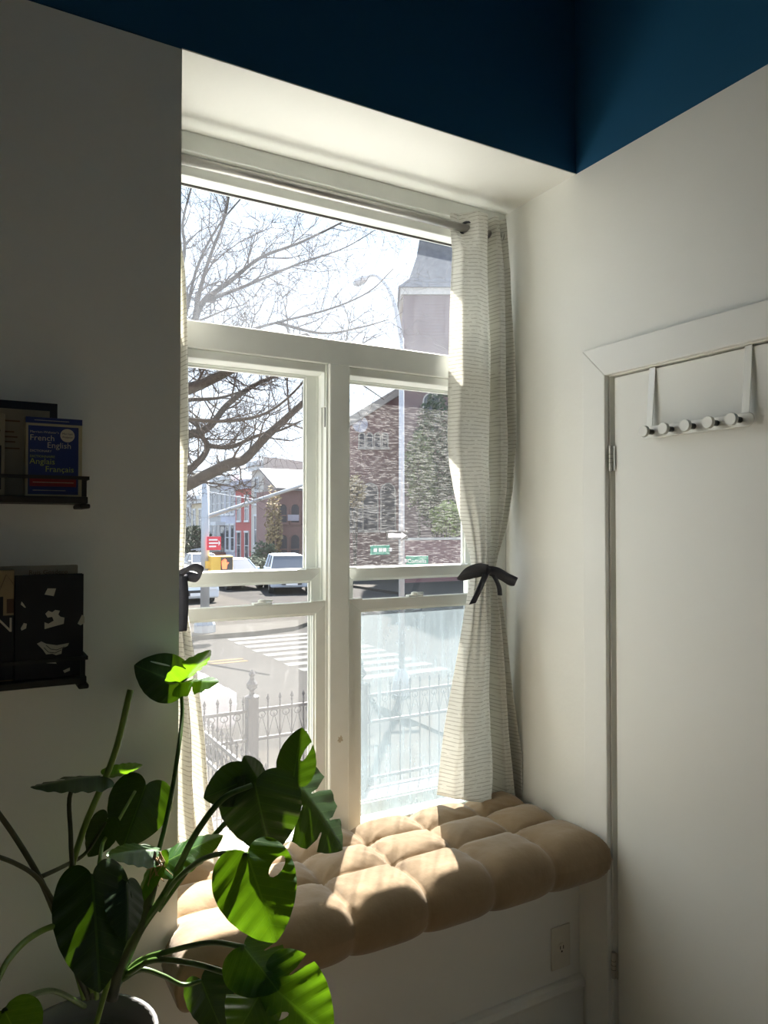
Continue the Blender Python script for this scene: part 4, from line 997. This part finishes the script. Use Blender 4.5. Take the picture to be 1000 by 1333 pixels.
# ---------- monstera in a pot on a stand
def leaf_mat(name, thin, dark):
    m = bpy.data.materials.new(name); m.use_nodes = True; t = m.node_tree; b = t.nodes['Principled BSDF']; out = t.nodes['Material Output']
    uv = t.nodes.new('ShaderNodeUVMap'); s = t.nodes.new('ShaderNodeSeparateXYZ'); t.links.new(uv.outputs[0], s.inputs[0])
    au = mathn(t, 'ABSOLUTE', s.outputs[0])
    rib = mathn(t, 'LESS_THAN', au, .012)
    vein = mathn(t, 'GREATER_THAN', mathn(t, 'SINE', mathn(t, 'MULTIPLY', mathn(t, 'SUBTRACT', s.outputs[1], mathn(t, 'MULTIPLY', au, .55)), 2*PI*9)), .965)
    vf = mathn(t, 'MAXIMUM', mathn(t, 'MULTIPLY', rib, .8), mathn(t, 'MULTIPLY', vein, .35))
    n = t.nodes.new('ShaderNodeTexNoise'); n.inputs['Scale'].default_value = 7; t.links.new(uv.outputs[0], n.inputs['Vector'])
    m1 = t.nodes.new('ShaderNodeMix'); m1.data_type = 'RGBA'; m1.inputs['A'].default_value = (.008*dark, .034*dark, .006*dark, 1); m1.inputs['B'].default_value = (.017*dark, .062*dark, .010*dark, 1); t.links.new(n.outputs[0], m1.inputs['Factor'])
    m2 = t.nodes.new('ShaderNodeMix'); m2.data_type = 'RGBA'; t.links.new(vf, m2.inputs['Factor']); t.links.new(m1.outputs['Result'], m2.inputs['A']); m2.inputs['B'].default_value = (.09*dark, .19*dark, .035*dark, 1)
    t.links.new(m2.outputs['Result'], b.inputs['Base Color']); b.inputs['Roughness'].default_value = .36; b.inputs['Specular IOR Level'].default_value = .5
    tl = t.nodes.new('ShaderNodeBsdfTranslucent')
    m3 = t.nodes.new('ShaderNodeMix'); m3.data_type = 'RGBA'; t.links.new(n.outputs[0], m3.inputs['Factor']); m3.inputs['A'].default_value = (.20, .50, .008, 1); m3.inputs['B'].default_value = (.34, .68, .015, 1)
    t.links.new(m3.outputs['Result'], tl.inputs[0])
    ms = t.nodes.new('ShaderNodeMixShader'); ms.inputs[0].default_value = thin
    t.links.new(b.outputs[0], ms.inputs[1]); t.links.new(tl.outputs[0], ms.inputs[2]); t.links.new(ms.outputs[0], out.inputs[0])
    bp = t.nodes.new('ShaderNodeBump'); bp.inputs['Strength'].default_value = .25; bp.inputs['Distance'].default_value = .003; t.links.new(vf, bp.inputs['Height']); t.links.new(bp.outputs[0], b.inputs['Normal'])
    return m
M['leaf'] = leaf_mat('monstera_leaf', .20, 1.0); M['leaf_shaded'] = leaf_mat('monstera_leaf_shaded', .035, .5)  # second copy is darker and less translucent, shade put into its colour
M['petiole'] = mat('petiole_green', (.055, .11, .02), .4, var=.3, vscale=30)
M['petiole_light'] = mat('petiole_pale', (.16, .26, .04), .4, var=.2, vscale=30)
M['stemdark'] = mat('stem_brown', (.045, .05, .018), .6, var=.4, vscale=30)
M['husk'] = mat('dry_husk', (.26, .17, .08), .8, var=.4, vscale=40)
HALF = [(0, 0), (.05, -.07), (.16, -.13), (.30, -.12), (.42, -.03), (.495, .12), (.52, .28), (.49, .45), (.42, .61), (.31, .76), (.18, .89), (.07, .965), (0, 1.0)]
def half_outline():
    P = catmull([Vector((a, b, 0)) for a, b in HALF], 5); return [(p.x, p.y) for p in P]
def leaf_outline(splits, wr):
    """closed outline in leaf units; splits: (side, position along margin 0..1, depth, width)"""
    pts = []
    for side in (1, -1):
        H_ = half_outline(); n = len(H_); seq = []
        sl_ = sorted([s for s in splits if s[0] == side], key=lambda s: s[1]); i = 0
        for k, (a, b) in enumerate(H_):
            t = k/(n-1); skip = False
            for s in sl_:
                if abs(t-s[1]) < s[3]/2: skip = True
                if k and (k-1)/(n-1) < s[1] <= t:
                    dx_, dy_ = a*(1-s[2]), b-(.10+.12*(1-t))*s[2]
                    w_ = s[3]*.55
                    nx_, ny_ = a-dx_, b-dy_; l_ = math.hypot(nx_, ny_); tx_, ty_ = -ny_/l_, nx_/l_
                    seq += [(dx_+nx_*.35-tx_*w_*.5, dy_+ny_*.35-ty_*w_*.5), (dx_-tx_*w_*.35, dy_-ty_*w_*.35), (dx_-nx_*.08, dy_-ny_*.08), (dx_+tx_*w_*.35, dy_+ty_*w_*.35), (dx_+nx_*.35+tx_*w_*.5, dy_+ny_*.35+ty_*w_*.5)]
            if not skip: seq.append((a, b))
        seq = [(a*wr*side, b) for a, b in seq]
        pts += seq[:-1] if side == 1 else seq[::-1][:-1]
    return pts
def inside(p, poly):
    x, y = p; r = False; j = len(poly)-1
    for i in range(len(poly)):
        xi, yi = poly[i]; xj, yj = poly[j]
        if (yi > y) != (yj > y) and x < (xj-xi)*(y-yi)/(yj-yi+1e-12)+xi: r = not r
        j = i
    return r
def leaf(parent, base, tip, wr=1.0, roll=0, fold=.25, droop=.15, splits=(), holes=(), curl=0.0, wave=.02, seed=0, m='leaf'):
    base, tip = Vector(base), Vector(tip); v = tip-base; L = v.length; v.normalize()
    n0 = (CAM-base); n0 = (n0-v*n0.dot(v)).normalized(); n0.rotate(Matrix.Rotation(math.radians(roll), 3, v)); u = v.cross(n0)
    poly = leaf_outline(splits, wr); hp = []
    for (hx, hy, ra, rb, ang) in holes:
        hp.append([(hx+ra*math.cos(a)*math.cos(ang)-rb*math.sin(a)*math.sin(ang), hy+ra*math.cos(a)*math.sin(ang)+rb*math.sin(a)*math.cos(ang)) for a in [2*PI*k/12 for k in range(12)]])
    co = [Vector(p) for p in poly]; ed = [(i, (i+1) % len(poly)) for i in range(len(poly))]
    for h in hp:
        n = len(co); co += [Vector(p) for p in h]; ed += [(n+i, n+(i+1) % len(h)) for i in range(len(h))]
    st = .055
    for i in range(-14, 15):
        for j in range(-4, 19):
            q = (i*st, j*st+(.5*st if i % 2 else 0))
            if inside(q, poly) and not any(inside(q, h) for h in hp):
                if min((q[0]-p.x)**2+(q[1]-p.y)**2 for p in co[:len(poly)+12*len(hp)]) > .018**2: co.append(Vector(q))
    r = geometry.delaunay_2d_cdt(co, ed, [], 0, 1e-5)
    V, F = r[0], r[2]
    mb = MB(); uv = []
    for p in V:
        a, b = p.x, p.y
        aa = abs(a)
        h = -fold*aa*(1-.3*aa)-droop*b*b-curl*aa*aa*2+.012*math.sin((b-.55*aa)*2*PI*5)*sat(aa*3)+wave*math.sin(7*b+seed+(2 if a > 0 else 0))*aa
        mb.v.append(base+(u*a*(1-.15*fold)+v*b+n0*h)*L); uv.append((a, b))
    for f in F:
        c = ((V[f[0]].x+V[f[1]].x+V[f[2]].x)/3, (V[f[0]].y+V[f[1]].y+V[f[2]].y)/3)
        if inside(c, poly) and not any(inside(c, h) for h in hp): mb.f.append(tuple(f))
    return mb.build('leaf', M[m], parent, smooth=True, uv=uv)
PX, PY, PZ = .194, 1.42, .685                 # centre of the pot rim
pl = empty('potted_monstera', (PX, PY, .44), 'large potted monstera with split glossy leaves beside the window bench', 'potted plant')
MB().lathe([(.088, .441), (.096, .448), (.122, PZ-.02), (.128, PZ-.018), (.130, PZ), (.122, PZ), (.116, PZ-.03), (.112, PZ-.045)], (PX, PY, 0), 40).build('pot', M['pot'], pl, smooth=True)
MB().lathe([(.113, PZ-.046), (.08, PZ-.038), (.02, PZ-.034)], (PX, PY, 0), 30).build('soil', M['soil'], pl)
sd = empty('plant_stand', (PX, PY, 0), 'dark wooden plant stand under the monstera pot', 'plant stand')
MB().lathe([(.14, .415), (.14, .440)], (PX, PY, 0), 32).build('top', M['stand'], sd, bevel=.003)
for k in range(4):
    a = PI/4+k*PI/2; MB().tube([(PX+.10*math.cos(a), PY+.10*math.sin(a), .415), (PX+.125*math.cos(a), PY+.125*math.sin(a), 0)], [.014, .011], 10).build('leg', M['stand'], sd)
def pp(x, y, Y): return onY(x, y, Y)
def petiole(pts, r0, r1=None, m='petiole', name='petiole'):
    P = catmull([pp(*p) for p in pts], 6); n = len(P); r1 = r1 or r0*.75
    return MB().tube(P, [r0+(r1-r0)*i/(n-1) for i in range(n)], 8).build(name, M[m], pl, smooth=True)
# leaves (petiole joint, tip: pixel + plane)
LV = [
 dict(b=(234, 889, 1.655), t=(174, 866, 1.665), wr=.98, roll=6, fold=.12, droop=-.05, holes=[(.22, .52, .02, .22, .15)], seed=1),
 dict(b=(234, 888, 1.64), t=(276, 852, 1.56), wr=.75, roll=62, fold=.3, droop=.1, splits=[(1, .55, .6, .06), (-1, .6, .6, .06)], seed=2),
 dict(b=(235, 890, 1.64), t=(281, 880, 1.56), wr=.8, roll=-66, fold=.35, droop=.15, splits=[(1, .6, .6, .06), (-1, .5, .6, .06)], seed=3),
 dict(b=(128, 1010, 1.45), t=(40, 1020, 1.40), wr=.8, roll=74, fold=.25, droop=.05, splits=[(1, .6, .5, .05)], seed=4),
 dict(b=(140, 1010, 1.48), t=(186, 1000, 1.45), wr=.7, roll=62, fold=.3, droop=.1, seed=5),
 dict(b=(190, 1022, 1.63), t=(158, 1106, 1.61), wr=1.02, roll=8, fold=.2, droop=.1, seed=6),
 dict(b=(140, 1066, 1.52), t=(112, 1116, 1.52), wr=.9, roll=25, fold=.2, droop=.1, seed=7),
 dict(b=(215, 1122, 1.44), t=(288, 1082, 1.42), wr=.75, roll=-48, fold=.3, droop=.1, seed=8),
 dict(b=(205, 1106, 1.44), t=(142, 1106, 1.40), wr=.7, roll=58, fold=.3, droop=.1, seed=9),
 dict(b=(206, 1112, 1.43), t=(172, 1178, 1.40), wr=.55, roll=50, fold=.5, droop=.1, seed=10),
 dict(b=(332, 1020, 1.405), t=(352, 1118, 1.38), wr=1.12, roll=12, fold=.22, droop=.12, seed=11),
 dict(b=(322, 1014, 1.43), t=(268, 1040, 1.42), wr=.95, roll=-15, fold=.25, droop=.15, seed=12),
 dict(b=(338, 1018, 1.42), t=(320, 984, 1.42), wr=.9, roll=30, fold=.3, droop=.1, seed=23),
 dict(b=(384, 1016, 1.50), t=(456, 1102, 1.44), wr=.95, roll=-38, fold=.3, droop=.15, splits=[(1, .38, .72, .05), (1, .55, .72, .05), (1, .72, .6, .05), (-1, .36, .75, .055), (-1, .54, .75, .055), (-1, .72, .65, .05)], seed=13),
 dict(b=(382, 1014, 1.50), t=(392, 948, 1.50), wr=.8, roll=-10, fold=.15, droop=.1, splits=[], holes=[(.18, .55, .05, .22, -.4)], seed=14),
 dict(b=(322, 1112, 1.14), t=(360, 1224, 1.05), wr=.98, roll=-8, fold=.18, droop=.12, holes=[(-.30, .25, .07, .15, -1.0)], splits=[], seed=15),
 dict(b=(318, 1233, 1.12), t=(362, 1288, 1.06), wr=1.25, roll=-10, fold=.25, droop=.1, splits=[(-1, .55, .55, .06)], seed=16),
 dict(b=(347, 1278, 1.08), t=(432, 1352, 1.00), wr=1.0, roll=8, fold=.2, droop=.12, splits=[(1, .5, .6, .06), (-1, .5, .55, .06)], holes=[(.2, .35, .04, .12, .9)], seed=17),
 dict(b=(344, 1284, 1.09), t=(306, 1352, 1.04), wr=1.05, roll=-6, fold=.2, droop=.1, splits=[(1, .55, .6, .06)], seed=18),
 dict(b=(262, 1276, 1.38), t=(290, 1352, 1.33), wr=.9, roll=22, fold=.25, droop=.12, seed=19),
 dict(b=(120, 1140, 1.36), t=(132, 1292, 1.27), wr=.74, roll=-8, fold=.3, droop=.1, seed=20),
 dict(b=(6, 1316, .93), t=(34, 1372, .88), wr=1.1, roll=0, fold=.2, droop=.1, seed=21),
 dict(b=(165, 1150, 1.36), t=(172, 1220, 1.30), wr=.9, roll=-35, fold=.3, droop=.2, seed=22),
]
SHADED = {1, 4, 13, 6, 7, 11, 12, 14, 19, 20, 22, 23}  # seeds of the leaves that get the shade-darkened copy
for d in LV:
    leaf(pl, pp(*d['b']), pp(*d['t']), d['wr'], d['roll'], d['fold'], d['droop'], d.get('splits', ()), d.get('holes', ()), d.get('curl', 0), .03, d['seed'], 'leaf_shaded' if d['seed'] in SHADED else 'leaf')
B0 = (135, 1300, 1.42)
petiole([(170, 898, 1.47), (148, 985, 1.46), (108, 1082, 1.45), (88, 1160, 1.43), (92, 1230, 1.42), (110, 1300, 1.42)], .0062, .0052, 'petiole_light')
petiole([(235, 892, 1.65), (237, 930, 1.62), (231, 985, 1.56), (218, 1060, 1.52), (200, 1130, 1.47), (170, 1220, 1.43), (140, 1300, 1.42)][::-1], .0055, .0042, 'petiole')
petiole([(118, 1014, 1.45), (92, 1032, 1.44), (92, 1085, 1.43), (96, 1145, 1.42), (110, 1230, 1.42), (120, 1300, 1.42)][::-1], .0045, .0036, 'stemdark')
petiole([(-12, 1045, 1.36), (20, 1090, 1.38), (50, 1140, 1.39), (70, 1185, 1.40), (95, 1250, 1.41), (115, 1300, 1.42)][::-1], .0055, .0042, 'stemdark')
petiole([(-12, 1112, 1.34), (20, 1124, 1.36), (48, 1142, 1.37), (68, 1172, 1.38), (80, 1200, 1.39)][::-1], .0045, .0036, 'stemdark')
petiole([(138, 1070, 1.51), (112, 1110, 1.50), (82, 1128, 1.46), (52, 1142, 1.42)], .0032, .004, 'stemdark')
petiole([(-6, 1282, 1.20), (12, 1248, 1.24), (40, 1220, 1.30), (75, 1205, 1.36), (105, 1215, 1.39), (120, 1290, 1.42)][::-1], .0055, .0045, 'petiole_light')
petiole([(328, 1022, 1.40), (290, 1040, 1.40), (255, 1085, 1.41), (232, 1130, 1.42), (212, 1168, 1.42), (180, 1215, 1.43), (148, 1290, 1.42)][::-1], .0085, .005, 'petiole')
petiole([(384, 1015, 1.50), (355, 1020, 1.50), (315, 1050, 1.49), (275, 1092, 1.50), (238, 1140, 1.47), (205, 1185, 1.45)][::-1], .0065, .0042, 'petiole')
petiole([(322, 1112, 1.14), (300, 1110, 1.18), (265, 1118, 1.28), (230, 1145, 1.38), (205, 1180, 1.44)][::-1], .005, .004, 'petiole')
petiole([(318, 1233, 1.12), (275, 1227, 1.22), (225, 1237, 1.33), (180, 1252, 1.42), (150, 1285, 1.42)][::-1], .0055, .0042, 'petiole')
petiole([(346, 1279, 1.08), (300, 1268, 1.18), (250, 1254, 1.28), (200, 1250, 1.37), (165, 1268, 1.42)][::-1], .0055, .0042, 'petiole')
petiole([(262, 1277, 1.38), (238, 1282, 1.39), (212, 1270, 1.40), (184, 1262, 1.41), (160, 1275, 1.42)][::-1], .005, .0038, 'petiole')
petiole([(142, 1256, 1.34), (140, 1280, 1.33), (133, 1305, 1.32), (122, 1345, 1.31)], .005, .0045, 'petiole_light')
petiole([(176, 1030, 1.62), (150, 1075, 1.56), (135, 1095, 1.50), (130, 1120, 1.42), (126, 1160, 1.41), (124, 1230, 1.41), (126, 1300, 1.42)][::-1], .0045, .0032, 'petiole_light')
petiole([(152, 1150, 1.40), (158, 1180, 1.41), (150, 1230, 1.42), (138, 1295, 1.42)], .005, .005, 'petiole_light')
petiole([(206, 1112, 1.44), (200, 1150, 1.44), (185, 1200, 1.43), (155, 1260, 1.42), (145, 1300, 1.42)][::-1], .012, .008, 'stemdark', 'stem')
petiole([(120, 1142, 1.36), (116, 1150, 1.40), (110, 1240, 1.44), (118, 1300, 1.42)][::-1], .006, .0045, 'stemdark')
petiole([(6, 1316, .93), (30, 1300, 1.10), (70, 1290, 1.26), (110, 1310, 1.40)], .0035, .0045, 'petiole')
hs = MB(); rh = random.Random(9)
for k in range(14):
    a = pp(205+rh.uniform(-6, 8), 1118+rh.uniform(-10, 10), 1.42); hs.tube([a, a+Vector((rh.uniform(-.012, .012), rh.uniform(-.02, 0), rh.uniform(-.03, .005))), a+Vector((rh.uniform(-.02, .02), rh.uniform(-.03, 0), rh.uniform(-.05, -.01)))], [.0018, .0014, .0006], 4)
hs.build('dry_sheath', M['husk'], pl)
